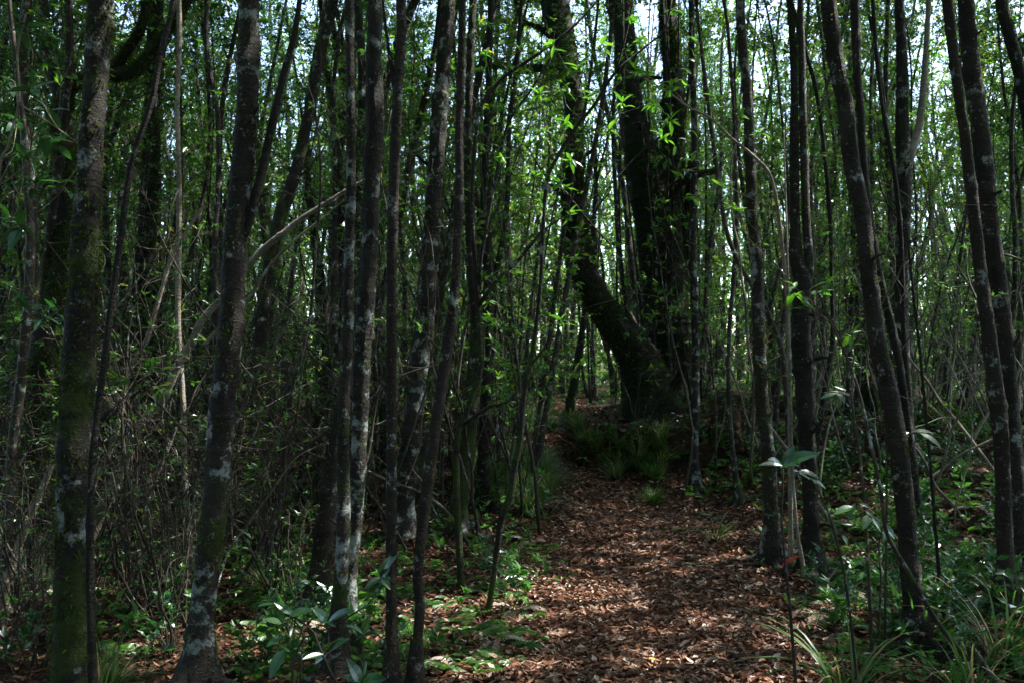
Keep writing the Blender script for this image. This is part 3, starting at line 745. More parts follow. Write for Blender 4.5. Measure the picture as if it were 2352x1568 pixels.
tree('leaning_tree', 'short pale stem leaning right at the far left edge', 'pale_bark',
     [(180, 940, 9), (158, 980, 11), (133, 1032, 14), (105, 1103, 16), (75, 1173, 17), (50, 1233, 19), (20, 1330, 22)], Y=6.2, sides=8, seed=36, br=4, cr=False, brl=.6, twigmat='twig_pale')
tree('sapling', 'pale curving sapling stem crossing in front of the strong ringed trunk', 'thin_bark',
     [(1880, 672, 4), (1900, 725, 5), (1928, 782, 6), (1968, 882, 7), (1998, 1008, 8), (2024, 1133, 9), (2037, 1223, 10), (2084, 1309, 12), (2154, 1429, 13), (2229, 1519, 14)], Y=4.35, sides=8, seed=37, br=0, cr=False, flare=1.2)
tree('sapling', 'thin grey upright stem between the white blotched and twin stemmed trunks', 'pale_bark',
     [(1800, 300, 4), (1806, 500, 5), (1813, 782, 7), (1817, 950, 7), (1820, 1083, 8), (1833, 1233, 8), (1847, 1326, 10)], sides=8, seed=38, br=2, cr=False, flare=1.2)
tree('sapling', 'hair thin dark stem in front of the bare slope right of the ringed trunk', 'dark_bark',
     [(2080, 500, 4), (2100, 700, 6), (2112, 800, 7), (2134, 1033, 8), (2146, 1183, 8), (2158, 1330, 9), (2170, 1428, 10)], sides=8, seed=39, br=2, cr=False, flare=1.2)
# trunks along the far bend of the path
tree('tree', 'small leaning dark trunk beside the path where it disappears', 'deep_moss_bark',
     [(1352, 640, 12), (1343, 720, 14), (1333, 790, 18), (1322, 860, 20), (1312, 915, 22), (1306, 948, 26)], Y=19, sides=10, seed=40, br=2, moss=.5)

# ------------------------------------------------------------------ sapling with bright leaves over the path
def blade_mesh(name, mat, L=1.0, W=.3, n=6, arch=.25, cup=.15, sharp=1.0):
    t = np.linspace(0, 1, n); V = []; T = []
    for i in range(n):
        wd = math.sin(math.pi * min(1, t[i] ** .85 * .94 + .03)) ** sharp
        c = np.array([t[i] * L, 0, -arch * L * t[i] ** 2])
        for s in (-1, 0, 1): V.append(c + [0, s * W * .5 * wd, abs(s) * cup * W * wd])
    for i in range(n - 1):
        for j in (0, 1):
            a = i * 3 + j; T += [(a, a + 1, a + 4), (a, a + 4, a + 3)]
    m = MB(); m.add(V, T, .0); return m.mesh(name, mat, False)
LB = [blade_mesh('leaf', M['leaf_bright'], 1, .27 + .05 * k, 6, .12 + .12 * k) for k in range(3)]
LR = [blade_mesh('leaf', M['leaf_bright'], 1, .58, 6, .1, .1, .6), blade_mesh('leaf', M['leaf_bright'], 1, .5, 6, .22, .12, .6)]
LG = [blade_mesh('leaf', M['leaf_glossy'], 1, .36 + .06 * k, 7, .1 + .1 * k, .14, .8) for k in range(3)]

def leaf_obj(parent, me, P, D, N, size):
    D = Vector(D).normalized(); N = Vector(N); Yv = N.cross(D).normalized(); Z = D.cross(Yv)
    from mathutils import Matrix
    R = Matrix((D, Yv, Z)).transposed().to_quaternion()
    o = link('leaf', me, parent, Vector(P) - parent.location)
    o.rotation_euler = R.to_euler(); o.scale = (size,) * 3
    return o

def whorl(root, P, meshes, rs, k=7, size=.1, axis=(0, 0, 1), flat=.45):
    for i in range(k):
        a = i * 6.283 / k + rs.rand() * .6
        D = np.array([math.cos(a), math.sin(a), flat * rs.randn() * 1.3 + .15]) + np.array(axis) * .1
        leaf_obj(root, meshes[rs.randint(len(meshes))], P - np.array([0, 0, 1]) * (rs.rand() ** 2 * .05) + rs.randn(3) * .006, D, np.array([0, 0, 1]) + rs.randn(3) * .25, size * (.45 + .75 * rs.rand()))

def leafy(name, label, cat, stems, tips, Y, mat='twig', meshes=None, size=.1, k=7, seed=0, wpx=1, round_=(), group=None, explicit=(), tip_r=.0016, toground=True):
    """stems: pixel polylines (x,y,w[,Y]); tips: pixel points where a whorl sits, joined by a twig to the nearest stem"""
    rs = np.random.RandomState(3000 + seed); meshes = meshes or LB
    S3 = []
    for st in stems:
        P = []
        for q in st:
            yq = q[3] if len(q) > 3 else Y
            P.append([*at(q[0], q[1], yq), q[2] * .5 * yq / F * wpx])
        S3.append(np.array(P))
    base = S3[0][-1].copy()
    if toground: base[2] = hz(base[0], base[1]); S3[0][-1] = base; S3[0] = np.vstack([S3[0], base - [0, 0, .06, 0]])
    root = thing(name, label, cat, tuple(base[:3]), group)
    b = MB(); SS = []
    for s in S3:
        s = spline(s, .06); SS.append(s); tube(b, s, 7, .08, rs, knots=3)
    A = np.vstack(SS)
    for (x, y) in tips:
        T = at(x, y, Y + rs.uniform(-.35, .35)); d = np.linalg.norm(A[:, :3] - T - [0, 0, -.25], axis=1); a = A[np.argmin(d)]
        mid = (a[:3] + T) / 2 + rs.randn(3) * .04 - [0, 0, .04]
        tube(b, spline([[*a[:3], max(.0022, min(a[3], .004))], [*mid, .0024], [*T, tip_r]], .05), 5, 0, rs)
        whorl(root, T, meshes, rs, k, size)
    for ln in round_:
        P = np.array([[*at(x, y, Y), .0018] for x, y in ln]); P = spline(P, .03)
        a = A[np.argmin(np.linalg.norm(A[:, :3] - P[0, :3], axis=1))]
        tube(b, P, 4, 0, rs); L = len(P)
        for i in range(2, L, 2):
            for s in (-1, 1):
                t = P[min(i + 1, L - 1), :3] - P[i - 1, :3]
                D = np.cross(norm(t), [0, -1, .2]) * s + norm(t) * .5 + rs.randn(3) * .2
                leaf_obj(root, LR[rs.randint(2)], P[i, :3], D, np.array([0, -.5, .8]) + rs.randn(3) * .3, .055 * (.8 + .4 * rs.rand()))
    for (bx, by, tx, ty, wf, *r_) in explicit:
        Yb = Y + rs.uniform(-.08, .08); B = at(bx, by, Yb); T = at(tx, ty, Yb - .05 + rs.uniform(-.03, .05)); D = T - B
        leaf_obj(root, meshes[wf], B, D, np.array([0, -.55, .8]) + rs.randn(3) * .15, np.linalg.norm(D))
        a = A[np.argmin(np.linalg.norm(A[:, :3] - B, axis=1))]
        if np.linalg.norm(a[:3] - B) > .01: tube(b, spline([[*a[:3], .002], [*((a[:3] + B) / 2 + [0, 0, -.01]), .002], [*B, .0015]], .03), 5, 0, rs)
    link('stem', b.mesh('stem', M[mat], True, origin=root.location), root)
    return root

leafy('sapling', 'slender crooked sapling at the path edge carrying bright green whorls overhead', 'sapling',
      [[(1545, -10, 4), (1527, 67, 5), (1492, 100, 5), (1411, 170, 7), (1368, 238, 8), (1320, 297, 8), (1271, 378, 9), (1255, 423, 9), (1247, 540, 9), (1243, 640, 10), (1228, 780, 11), (1208, 880, 13), (1200, 947, 13), (1196, 1007, 14), (1180, 1083, 16), (1172, 1143, 20), (1152, 1190, 17), (1142, 1263, 15), (1129, 1358, 14), (1121, 1419, 17)],
       [(1457, -10, 4), (1438, 81, 5), (1414, 167, 6)],
       [(1272, 772, 5), (1250, 800, 6), (1226, 830, 7), (1208, 850, 8), (1203, 900, 8)],
       [(1400, 560, 4, 6.6), (1345, 500, 5), (1290, 430, 6), (1262, 400, 7)]],
      [(1271, 103), (1298, 194), (1384, 103), (1471, 89), (1550, 20), (1500, 238), (1430, 235), (1538, 270), (1311, 362), (1519, 308), (1300, 281), (1310, 492), (1290, 733), (1360, 215), (1445, 40), (1330, 150), (1400, 300), (1240, 216), (1460, 160), (1290, 420)],
      5.8, 'mossy_bark', LB, .088, 10, 1, round_=[[(1590, 60), (1584, 110), (1577, 160), (1560, 195)], [(1490, 185), (1510, 182), (1535, 200), (1550, 215)], [(1600, 275), (1588, 300), (1570, 330), (1550, 335)]])
leafy('sapling', 'mossy angular sapling left of the path with sunlit branches and small leaf whorls', 'sapling',
      [[(1390, -20, 4), (1333, 46, 5), (1260, 108, 7), (1171, 167, 8), (1136, 200, 8), (1100, 260, 8), (1085, 420, 9), (1088, 560, 9), (1098, 700, 10), (1104, 850, 11), (1085, 905, 13), (1070, 950, 13), (1052, 992, 14), (1048, 1100, 16), (1060, 1225, 18)],
       [(1309, 43, 4), (1271, 122, 5), (1217, 211, 6), (1168, 284, 7), (1136, 423, 8), (1110, 560, 8), (1100, 650, 9)],
       [(1240, 512, 4), (1243, 532, 6), (1212, 572, 8), (1180, 610, 8), (1152, 632, 9), (1115, 680, 10), (1098, 705, 10)],
       [(1290, 500, 3), (1262, 520, 4), (1243, 532, 5)],
       [(1186, 902, 7), (1160, 925, 8), (1125, 932, 9), (1104, 945, 9), (1080, 965, 10), (1062, 975, 10)]],
      [(1117, 119), (1214, 100), (1155, 243), (1238, 216), (1180, 470), (1130, 632), (1120, 735), (1130, 780), (1180, 160), (1100, 330), (1200, 330), (1240, 300), (1150, 360), (1230, 400), (1190, 260), (1215, 740)],
      6.6, 'mossy_bark', LB, .08, 9, 2)
leafy('sapling', 'pale thin shoot slanting down right in front of the huge trunk', 'sapling',
      [[(1480, 180, 3), (1541, 216, 4), (1584, 248, 5), (1633, 273, 6), (1683, 321, 7), (1733, 361, 7), (1775, 420, 8), (1800, 600, 9), (1812, 800, 10), (1815, 1150, 12)]],
      [(1598, 346), (1560, 395), (1700, 262), (1745, 300), (1640, 220), (1590, 450), (1660, 420), (1690, 470), (1540, 200)],
      7.4, 'pale_bark', LB, .095, 8, 3)
leafy('sapling', 'sapling with a tuft of pale green leaves in front of the twin stemmed trunk', 'sapling',
      [[(1876, 668, 4), (1905, 730, 4), (1940, 800, 5), (1960, 950, 6), (1985, 1150, 7), (2000, 1300, 8)]],
      [(1872, 668), (1845, 690), (1905, 650), (1958, 768), (1825, 660)], 5.0, 'twig', LB, .10, 8, 4)
def Z3(x, y): return 484 + x * .2315, 1210 + y * .2315
ex = []
for (a, b_, c, d, k) in ((790, 880, 985, 785, 2), (800, 860, 650, 735, 1), (710, 960, 700, 790, 1), (700, 955, 535, 890, 1), (640, 760, 470, 765, 0), (730, 1215, 575, 1465, 1), (700, 1090, 560, 1150, 2),
                         (1150, 1220, 1262, 1025, 2), (1200, 1222, 1358, 1078, 1), (1170, 1245, 1008, 1325, 2), (820, 1000, 790, 1080, 0), (1120, 1260, 920, 1290, 0), (830, 700, 800, 620, 0)):
    ex.append((*Z3(a, b_), *Z3(c, d), k))
leafy('broadleaf_seedling', 'seedling with large dark glossy leaves in the bottom left foreground', 'seedling',
      [[(*Z3(640, 740), 3), (*Z3(790, 880), 4), (*Z3(900, 930), 5), (*Z3(1020, 1040), 5), (*Z3(1100, 1240), 6), (*Z3(1180, 1420), 6), (*Z3(1260, 1560), 7), (*Z3(1290, 1750), 8)],
       [(*Z3(700, 820), 3), (*Z3(860, 960), 4), (*Z3(925, 1090), 4), (*Z3(900, 1300), 5), (*Z3(885, 1600), 6)]], [], 3.4, 'twig', LG, .1, 6, 5, explicit=ex)
ex = []
for (bx, by, ll) in ((1165, 945, ((1048, 790, 2), (1372, 783, 1), (1300, 830, 0), (1000, 905, 0), (1235, 975, 1), (1190, 870, 0))),
                     (1515, 1070, ((1522, 897, 2), (1378, 943, 1), (1448, 1038, 1), (1645, 1030, 1), (1590, 960, 0), (1440, 1110, 0))),
                     (1480, 1545, ((1400, 1310, 2), (1340, 1460, 1), (1625, 1440, 1), (1535, 1330, 0), (1700, 1480, 1), (1380, 1520, 0))),
                     (1685, 500, ((1755, 290, 1), (1772, 490, 1), (1625, 355, 0), (1535, 580, 1), (1655, 635, 1), (1785, 590, 1), (1740, 420, 2), (1830, 270, 0)))):
    for (tx, ty, k) in ll: ex.append((*Z3(bx, by), *Z3(tx, ty), k))
leafy('broadleaf_seedling', 'leafy glossy shoots growing against the foot of the front middle trunks', 'seedling',
      [[(*Z3(1685, 500), 3), (*Z3(1640, 680), 4), (*Z3(1540, 780), 4), (*Z3(1380, 880), 4), (*Z3(1180, 1000), 4), (*Z3(920, 1100), 5), (*Z3(820, 1300), 6), (*Z3(800, 1650), 7)],
       [(*Z3(1165, 945), 3), (*Z3(1170, 1100), 4), (*Z3(1190, 1600), 5)], [(*Z3(1515, 1070), 3), (*Z3(1510, 1250), 4), (*Z3(1480, 1540), 4), (*Z3(1470, 1750), 5)]],
      [], 3.9, 'twig', LG, .1, 6, 6, explicit=ex)
def Z6(x, y): return 1452 + x * .5015, 782 + y * .5015
ex = [(*Z6(690, 572), *Z6(a, b_), k) for a, b_, k in ((588, 552, 1), (825, 490, 2), (740, 480, 1), (640, 530, 1), (760, 560, 1))] + [(*Z6(760, 600), *Z6(a, b_), k) for a, b_, k in ((860, 605, 2), (850, 640, 1), (740, 590, 0), (900, 655, 1))]
leafy('broadleaf_seedling', 'tall thin seedling with a flat fan of broad grey green leaves before the right trunks', 'seedling',
      [[(*Z6(690, 572), 4), (*Z6(688, 690), 5), (*Z6(684, 830), 6), (*Z6(700, 1000), 6), (*Z6(725, 1250), 7), (*Z6(765, 1640), 8)], [(*Z6(790, 590), 3), (*Z6(830, 650), 4), (*Z6(890, 760), 5), (*Z6(940, 930), 6), (*Z6(985, 1150), 6), (*Z6(1040, 1640), 7)]],
      [], 4.0, 'twig', LG, .1, 6, 7, explicit=ex)
ex = [(*Z6(b0, b1), *Z6(a, b_), k) for b0, b1, a, b_, k in ((1010, 760, 930, 778, 1), (1040, 745, 1095, 760, 1), (1020, 750, 985, 800, 1), (1070, 780, 1110, 805, 1), (1095, 805, 1160, 870, 2), (1150, 840, 1215, 895, 2), (1080, 800, 1065, 850, 1), (960, 890, 1000, 935, 2), (940, 860, 920, 900, 1), (1010, 840, 960, 830, 1), (1180, 870, 1150, 910, 1))]
leafy('broadleaf_seedling', 'small seedling with shiny drooping bright leaves just left of the ringed trunk', 'seedling',
      [[(*Z6(1010, 750), 3), (*Z6(1050, 770), 3), (*Z6(1100, 800), 3), (*Z6(1150, 845), 3), (*Z6(1130, 930), 4), (*Z6(1140, 1100), 5), (*Z6(1130, 1300), 6), (*Z6(1135, 1500), 6)], [(*Z6(940, 860), 3), (*Z6(985, 880), 3), (*Z6(1060, 960), 3), (*Z6(1135, 1050), 4)]],
      [], 4.9, 'twig', LG, .1, 6, 8, explicit=ex)
ex = [(*Z6(b0, b1), *Z6(a, b_), k) for b0, b1, a, b_, k in ((950, 235, 865, 250, 1), (960, 240, 1010, 250, 1), (940, 240, 975, 275, 1), (980, 225, 930, 205, 0), (1270, 420, 1180, 460, 1), (1290, 415, 1380, 410, 1), (1320, 425, 1420, 470, 1), (1290, 425, 1300, 470, 1))]
leafy('broadleaf_seedling', 'arching twig with thin oval leaves beside the upper part of the ringed trunk', 'seedling',
      [[(*Z6(860, 240), 2), (*Z6(960, 236), 3), (*Z6(1060, 290), 3), (*Z6(1120, 350), 3), (*Z6(1160, 450), 4), (*Z6(1165, 700), 5), (*Z6(1150, 1100), 6)], [(*Z6(1420, 450), 2), (*Z6(1300, 418), 2), (*Z6(1200, 460), 3), (*Z6(1162, 480), 3)]],
      [], 5.2, 'twig', LG, .1, 6, 9, explicit=ex)
leafy('sapling', 'drooping leafy twig with blue green leaves at the far left edge', 'sapling',
      [[(150, 700, 3), (110, 712, 3), (60, 730, 4), (20, 780, 5), (-20, 900, 7), (-40, 1400, 9)], [(30, 500, 3), (10, 540, 4), (-10, 700, 5)]],
      [(130, 715), (150, 742), (70, 690), (20, 505), (45, 515), (95, 725)], 4.6, 'twig', LG, .11, 6, 10)
leafy('sapling', 'broad leaved sapling hanging in the upper left corner', 'sapling',
      [[(60, 30, 4), (40, 120, 5), (44, 230, 5), (20, 330, 6), (-10, 500, 7), (-40, 1400, 10)], [(180, 330, 3), (110, 280, 3), (44, 240, 4)]],
      [(60, 60), (80, 200), (110, 250), (60, 350), (30, 430), (130, 330), (80, 420), (20, 180), (150, 420), (40, 280), (95, 300)], 4.9, 'twig_pale', LG, .11, 7, 11)

# ------------------------------------------------------------------ background trees: prototypes, then copies
def proto_tree(k):
    rs = np.random.RandomState(200 + k)
    H = rs.uniform(8.5, 12.5); r0 = rs.uniform(.028, .065) if k % 4 else rs.uniform(.07, .10)
    lean = rs.randn(2) * .25; b = MB(); tw = MB(); lf = MB()
    stems = []
    nst = 2 if k % 3 == 1 else 1
    for s in range(nst):
        ph = rs.rand(4) * 6.28; n = 14; P = []
        sx = rs.randn(2) * (.45 if s else 0)
        for i in range(n):
            f = i / (n - 1)
            P.append([lean[0] * f * 1.2 + sx[0] * f ** .7 + .36 * math.sin(f * 6.5 + ph[0]) * (.3 + f) + .07 * math.sin(f * 17 + ph[1]), lean[1] * f + sx[1] * f ** .7 + .26 * math.sin(f * 5 + ph[2]) * (.3 + f), f * H * (1 - .1 * s) - .12, r0 * (1 - .78 * f) * (.8 if s else 1) * (1.35 if i == 0 else 1)])
        S = spline(P, .3); stems.append(S); tube(b, S, 8, .10, rs, knots=5)
    tips = []; td = []
    for S in stems:
        for q in range(20 if nst == 1 else 12):
            z = rs.uniform(.12, .95); i = int(z * (len(S) - 2)); a = rs.rand() * 6.28
            ln = rs.uniform(.5, 1.7) * (1.1 if z > .3 else .7)
            Q = spline(grow(S[i, :3], [math.cos(a) * .7, math.sin(a) * .7, .9], ln, max(.005, S[i, 3] * .28), .35, .22, .16, rs), .14); tube(tw, Q, 4, 0, rs)
            for w_ in range(3):
                j = rs.randint(1, len(Q)); R = spline(grow(Q[j, :3], rs.randn(3) + [0, 0, .6], ln * .35, .004, .4, .1, .12, rs), .12); tube(tw, R, 3, 0, rs, cap=False)
                if rs.rand() < .25 + .75 * z:
                    tips += [R[-1, :3]]; td += [R[-1, :3] - R[0, :3]]
            for w_ in range(3 + int((16 if k % 2 else 7) * max(0, z - .12))):       # leafy sprays, each on its own side twig
                j = rs.randint(len(Q) // 3, len(Q)); R = grow(Q[j, :3], rs.randn(3) * [1, 1, .5] + [0, 0, .25], rs.uniform(.18, .55), .003, .5, .05, .1, rs)
                tube(tw, R, 3, 0, rs, cap=False)
                for u_ in range(rs.randint(3, 8)):
                    o_ = rs.randn(3) * [.085, .085, .05]; tips.append(R[rs.randint(len(R) // 2, len(R)), :3] + o_); td.append(o_ + (R[-1, :3] - R[0, :3]) * .3)
    sprigs(lf, np.array(tips), np.array(td), 5, .078, .032, False, rs)
    return b, tw, lf
BARKS = ['thin_bark', 'grey_bark', 'thin_bark', 'dark_bark', 'mossy_bark', 'brown_bark', 'lichen_bark', 'thin_bark', 'grey_bark', 'thin_bark']
TPROTO = []
for k in range(10):
    b, tw, lf = proto_tree(k)
    TPROTO.append((b.mesh('trunk', M[BARKS[k]]), tw.mesh('branches', M['twig']), lf.mesh('foliage', M['leaf_far' if k % 3 == 1 else 'leaf'], False)))
ADJ = ['thin brownish', 'slim grey', 'thin brownish', 'thicker dark', 'greenish mossy', 'reddish brown', 'lichen spotted', 'thin brownish', 'slim grey', 'thin brownish']

rs = np.random.RandomState(21)
placed = []
def px_of(x, y): return CX + F * x / y      # approximate image column
LM = [(-80, 'the far left edge'), (170, 'the mossy first trunk'), (411, 'the pale pinkish trunk'), (530, 'the dark forked trunk'), (640, 'the leaning mossy trunk'), (800, 'the slim lichened trunk'),
      (900, 'the reddish trunk'), (990, 'the big lichened trunk'), (1080, 'the mossy footed trunk'), (1210, 'the crooked path sapling'), (1340, 'the curved dark tree'), (1520, 'the huge dark trunk'), (1597, 'the whitish trunk'),
      (1740, 'the white blotched trunk'), (1850, 'the twin stemmed trunk'), (2000, 'the strong ringed trunk'), (2080, 'the forked slope trunk'), (2290, 'the close brown trunks'), (2500, 'the right edge')]
def zone(c, y):
    l = min(LM, key=lambda q: abs(q[0] - c))
    dp = 'just behind ' if y < 13 else ('well behind ' if y < 21 else 'very far behind ')
    if 'edge' in l[1]: dp = {'j': 'near ', 'w': 'some way back at ', 'v': 'far back at '}[dp[0]]
    return dp + l[1] + ((' and left of it' if c < l[0] else ' and right of it') if 'edge' not in l[1] else '')
def ok(x, y, dmin):
    if abs(x - float(path_x(y))) < float(path_w(y)) + .35 and y < 27: return False
    c = px_of(x, y)
    if y < 15.8 and 1235 < c < 1590: return False
    if 1255 < c < 1345 and y < 29: return False
    if 1370 < c < 1450 and y < 27: return False
    if y < 12.5 and 1590 < c < 2352 and rs.rand() < .55: return False
    if y < 10 and 900 < c < 1590: return False
    if any(abs(c - q) < wq for q, wq in ((230, 30), (560, 40), (700, 45), (1160, 50), (1680, 35), (1800, 30), (1935, 35), (2150, 40))) and rs.rand() < .8: return False
    for (a, b) in placed:
        if (a - x) ** 2 + (b - y) ** 2 < dmin * dmin: return False
    return True
def sunclear(x, y):
    zs = np.arange(3, 14, .5); P = np.stack([np.full(len(zs), x), np.full(len(zs), y), zs], 1)
    return not (culled(P, .6).any() or culled_big(P))
n = 0; tries = 0
while n < 270 and tries < 40000:
    tries += 1
    y = 7.6 + 22 * rs.rand() ** .8; c = rs.uniform(-250, 2600); x = (c - CX) / F * y
    dmin = .42 if y < 16 else .6
    if not ok(x, y, dmin) or not sunclear(x, y): continue
    k = rs.randint(10)
    if y < 10 and k in (3,): continue
    placed.append((x, y)); n += 1
    zn = zone(c, y)
    ct = 'tree'
    r = thing('background_tree', f'{ADJ[k]} trunk {zn}', ct, (x, y, hz(x, y)), f'{ADJ[k]} trunks {zn}', rs.rand() * 6.28, rs.uniform(.85, 1.15))
    r.rotation_euler = (rs.randn() * .06 + (n % 5 == 0) * rs.choice([-.16, .16]), rs.randn() * .09, rs.rand() * 6.28)
    link('trunk', TPROTO[k][0], r); tag(link('branches', TPROTO[k][1], r), kind='stuff'); tag(link('foliage', TPROTO[k][2], r), kind='stuff')

# ------------------------------------------------------------------ twiggy shrubs of the understorey
def proto_shrub(k):
    rs = np.random.RandomState(400 + k); b = MB(); lf = MB(); tips = []; td = []
    for s in range(rs.randint(4, 8)):
        a = rs.rand() * 6.28; ln = rs.uniform(1.3, 3.0)
        S = spline(grow([rs.randn() * .08, rs.randn() * .08, -.05], [math.cos(a) * .35, math.sin(a) * .35, 1], ln, rs.uniform(.006, .014), .22, .12, .15, rs), .14); tube(b, S, 5, .05, rs)
        for q in range(6):
            i = rs.randint(len(S) // 4, len(S)); Q = spline(grow(S[i, :3], rs.randn(3) * [1, 1, .5] + [0, 0, .5], ln * rs.uniform(.12, .35), .004, .5, .05, .09, rs), .09); tube(b, Q, 3, 0, rs, cap=False)
            for w_ in range(2):
                i2 = rs.randint(0, len(Q)); R = grow(Q[i2, :3], rs.randn(3), .2, .002, .5, .05, .06, rs); tube(b, R, 3, 0, rs, cap=False)
            tips.append(Q[-1, :3]); td.append(Q[-1, :3] - Q[0, :3]);
    sprigs(lf, np.array(tips), np.array(td), 4, .055, .026, False, rs)
    return b, lf
SP = []
for k in range(6):
    b, lf = proto_shrub(k); SP.append((b.mesh('stems', M['twig']), lf.mesh('foliage', M['leaf'], False)))
n = 0; tries = 0
while n < 115 and tries < 20000:
    tries += 1
    y = 6.0 + 14 * rs.rand() ** .9; c = rs.uniform(-100, 2450); x = (c - CX) / F * y
    if abs(x - float(path_x(y))) < float(path_w(y)) + .5: continue
    if 1235 < c < 1600 and y < 13.5: continue
    if 1255 < c < 1340: continue
    if c > 1600 and (y < 11 or rs.rand() < .35): continue
    if y < 8.5 and c > 640: continue
    zn = zone(c, y); k = rs.randint(6); ad = 'brown'; n += 1
    r = thing('shrub', f'{ad} twiggy shrub {zn}', 'shrub', (x, y, hz(x, y)), f'{ad} twiggy shrubs {zn}', rs.rand() * 6.28, rs.uniform(.75, 1.25))
    tag(link('stems', SP[k][0], r), kind='stuff'); tag(link('foliage', SP[k][1], r), kind='stuff')

n = 0
while n < 26:
    y = 5.0 + 3.6 * rs.rand(); c = rs.uniform(-60, 460) if n < 20 else rs.uniform(560, 720); x = (c - CX) / F * y
    k = rs.randint(6); n += 1; ad = 'brown'; w_ = 'left of the dark forked trunk' if c < 480 else 'right of the dark forked trunk'
    r = thing('shrub', f'low {ad} twiggy shrub low in the gloom {w_}', 'shrub', (x, y, hz(x, y)), f'low twiggy shrubs {w_}', rs.rand() * 6.28, rs.uniform(.45, .85))
    tag(link('stems', SP[k][0], r), kind='stuff'); tag(link('foliage', SP[k][1], r), kind='stuff')

# long bent stems leaning and arching across the thicket
rs = np.random.RandomState(88); n = 0
while n < 120:
    y = rs.uniform(5.6, 15); c = rs.uniform(-100, 1250) if n % 3 else rs.uniform(1620, 2400)
    if y < 8 and c > 700: continue
    x = (c - CX) / F * y
    if abs(x - float(path_x(y))) < float(path_w(y)) + .5: continue
    ln = rs.uniform(2.5, 6); a = rs.rand() * 6.28; pale = n % 3 == 0; z0 = hz(x, y); tl = rs.uniform(.25, .95)
    S = spline(grow([x, y, z0 - .05], [math.cos(a) * tl, math.sin(a) * tl * .5, 1], ln, rs.uniform(.008, .024), .30, .05, .28, rs), .07)
    if abs(S[-1, 0] - float(path_x(y))) < 1.0: continue
    n += 1; zn = zone(c, y); r = thing('bent_stem', f"{'pale' if pale else 'dark'} bent stem arching {zn}", 'sapling', (x, y, z0), f'bent stems {zn}')
    b = MB(); tube(b, S, 6, .10, rs, knots=8); lf = MB(); tips = []; td = []
    for q in range(rs.randint(6, 14)):
        i = rs.randint(len(S) // 5, len(S)); Q = spline(grow(S[i, :3], rs.randn(3) * [1, .7, 1] + [0, 0, .3], rs.uniform(.3, 1.2), max(.003, S[i, 3] * .4), .5, .06, .12, rs), .06); tube(b, Q, 4, 0, rs, cap=False)
        for w_ in range(3): i2 = rs.randint(1, len(Q)); T_ = grow(Q[i2, :3], rs.randn(3), .2, .002, .5, .05, .07, rs); tube(b, T_, 3, 0, rs, cap=False)
        if rs.rand() < .5: tips.append(Q[-1, :3]); td.append(Q[-1, :3] - Q[0, :3])
    tag(link('stem', b.mesh('stem', M['twig_pale' if pale else 'thin_bark'], True, origin=r.location), r), kind='stuff')
    if tips: sprigs(lf, np.array(tips), np.array(td), 6, .07, .026, True, rs); tag(link('foliage', lf.mesh('foliage', M['leaf'], False, origin=r.location), r), kind='stuff')

# ------------------------------------------------------------------ far wood and overhead canopy (masses nobody could count)
rs = np.random.RandomState(31)
b = MB(); lf = MB()
for i in range(620):
    y = rs.uniform(29, 55); c = rs.uniform(-200, 2550); x = (c - CX) / F * y
    if abs(x - float(path_x(y))) < .7: continue
    H = rs.uniform(9, 16); z0 = hz(x, y); r0 = rs.uniform(.05, .16)
    P = [[x + rs.randn() * .3 * f + f * rs.randn() * .5, y + rs.randn() * .3 * f, z0 - .2 + H * f, r0 * (1 - .7 * f)] for f in np.linspace(0, 1, 6)]
    tube(b, spline(P, 1.2), 5, 0, rs, cap=False, a=rs.rand())
n = 64000
y = rs.uniform(27, 56, n); c = rs.uniform(-250, 2600, n); x = (c - CX) / F * y
z = height(x, y) + 14.5 * rs.rand(n) ** 1.25
cl = np.sin(x * .9 + 1) + np.sin(z * .8 + x * .4) + np.sin(y * .7 + z * .5 + 2); ang = x / y * 11; gp = np.sin(ang * 2.1 + 1 + .8 * np.sin(z * .7)) + np.sin(ang * 5.3 + z * .9) + np.sin(z * 1.3 + ang * 1.1)
k = ((cl > -1.4 + .05 * z) & (gp > -2.5 + .22 * z)) | (z < height(x, y) + 4)
tips = np.stack([x, y, z], 1)[k]
sprigs(lf, tips, rs.randn(len(tips), 3), 5, .25, .11, False, rs)
ft = tag(link('distant_trunks', b.mesh('distant_trunks', M['thin_bark'])), 'far off mass of thin trunks closing the view', 'woodland', kind='stuff')
tag(link('distant_foliage', lf.mesh('distant_foliage', M['leaf_far'], False)), 'far off mass of foliage between the farthest trunks', 'foliage', kind='stuff')
lf = MB(); n = 44000
x = rs.uniform(-13, 15, n); y = rs.uniform(-10, 14, n); x[::4] = rs.uniform(-15, 18, len(x[::4])); y[::4] = rs.uniform(13, 25, len(y[::4]))
z = np.maximum(6.5, CAMZ + np.maximum(y, 0) * .47 + 1.0) + rs.rand(n) * 4
cl = np.sin(x * 1.1 + 2) * np.sin(y * 1.3 + 1) + .6 * np.sin(x * 2.3 + y * 1.9)
k = cl > -1.75; tips = np.stack([x, y, z], 1)[k]
sprigs(lf, tips, rs.randn(len(tips), 3), 6, .225, .095, False, rs, True)
tag(link('forest_canopy', lf.mesh('forest_canopy', M['leaf'], False)), 'leafy canopy closing overhead above the trunks', 'canopy', kind='stuff')

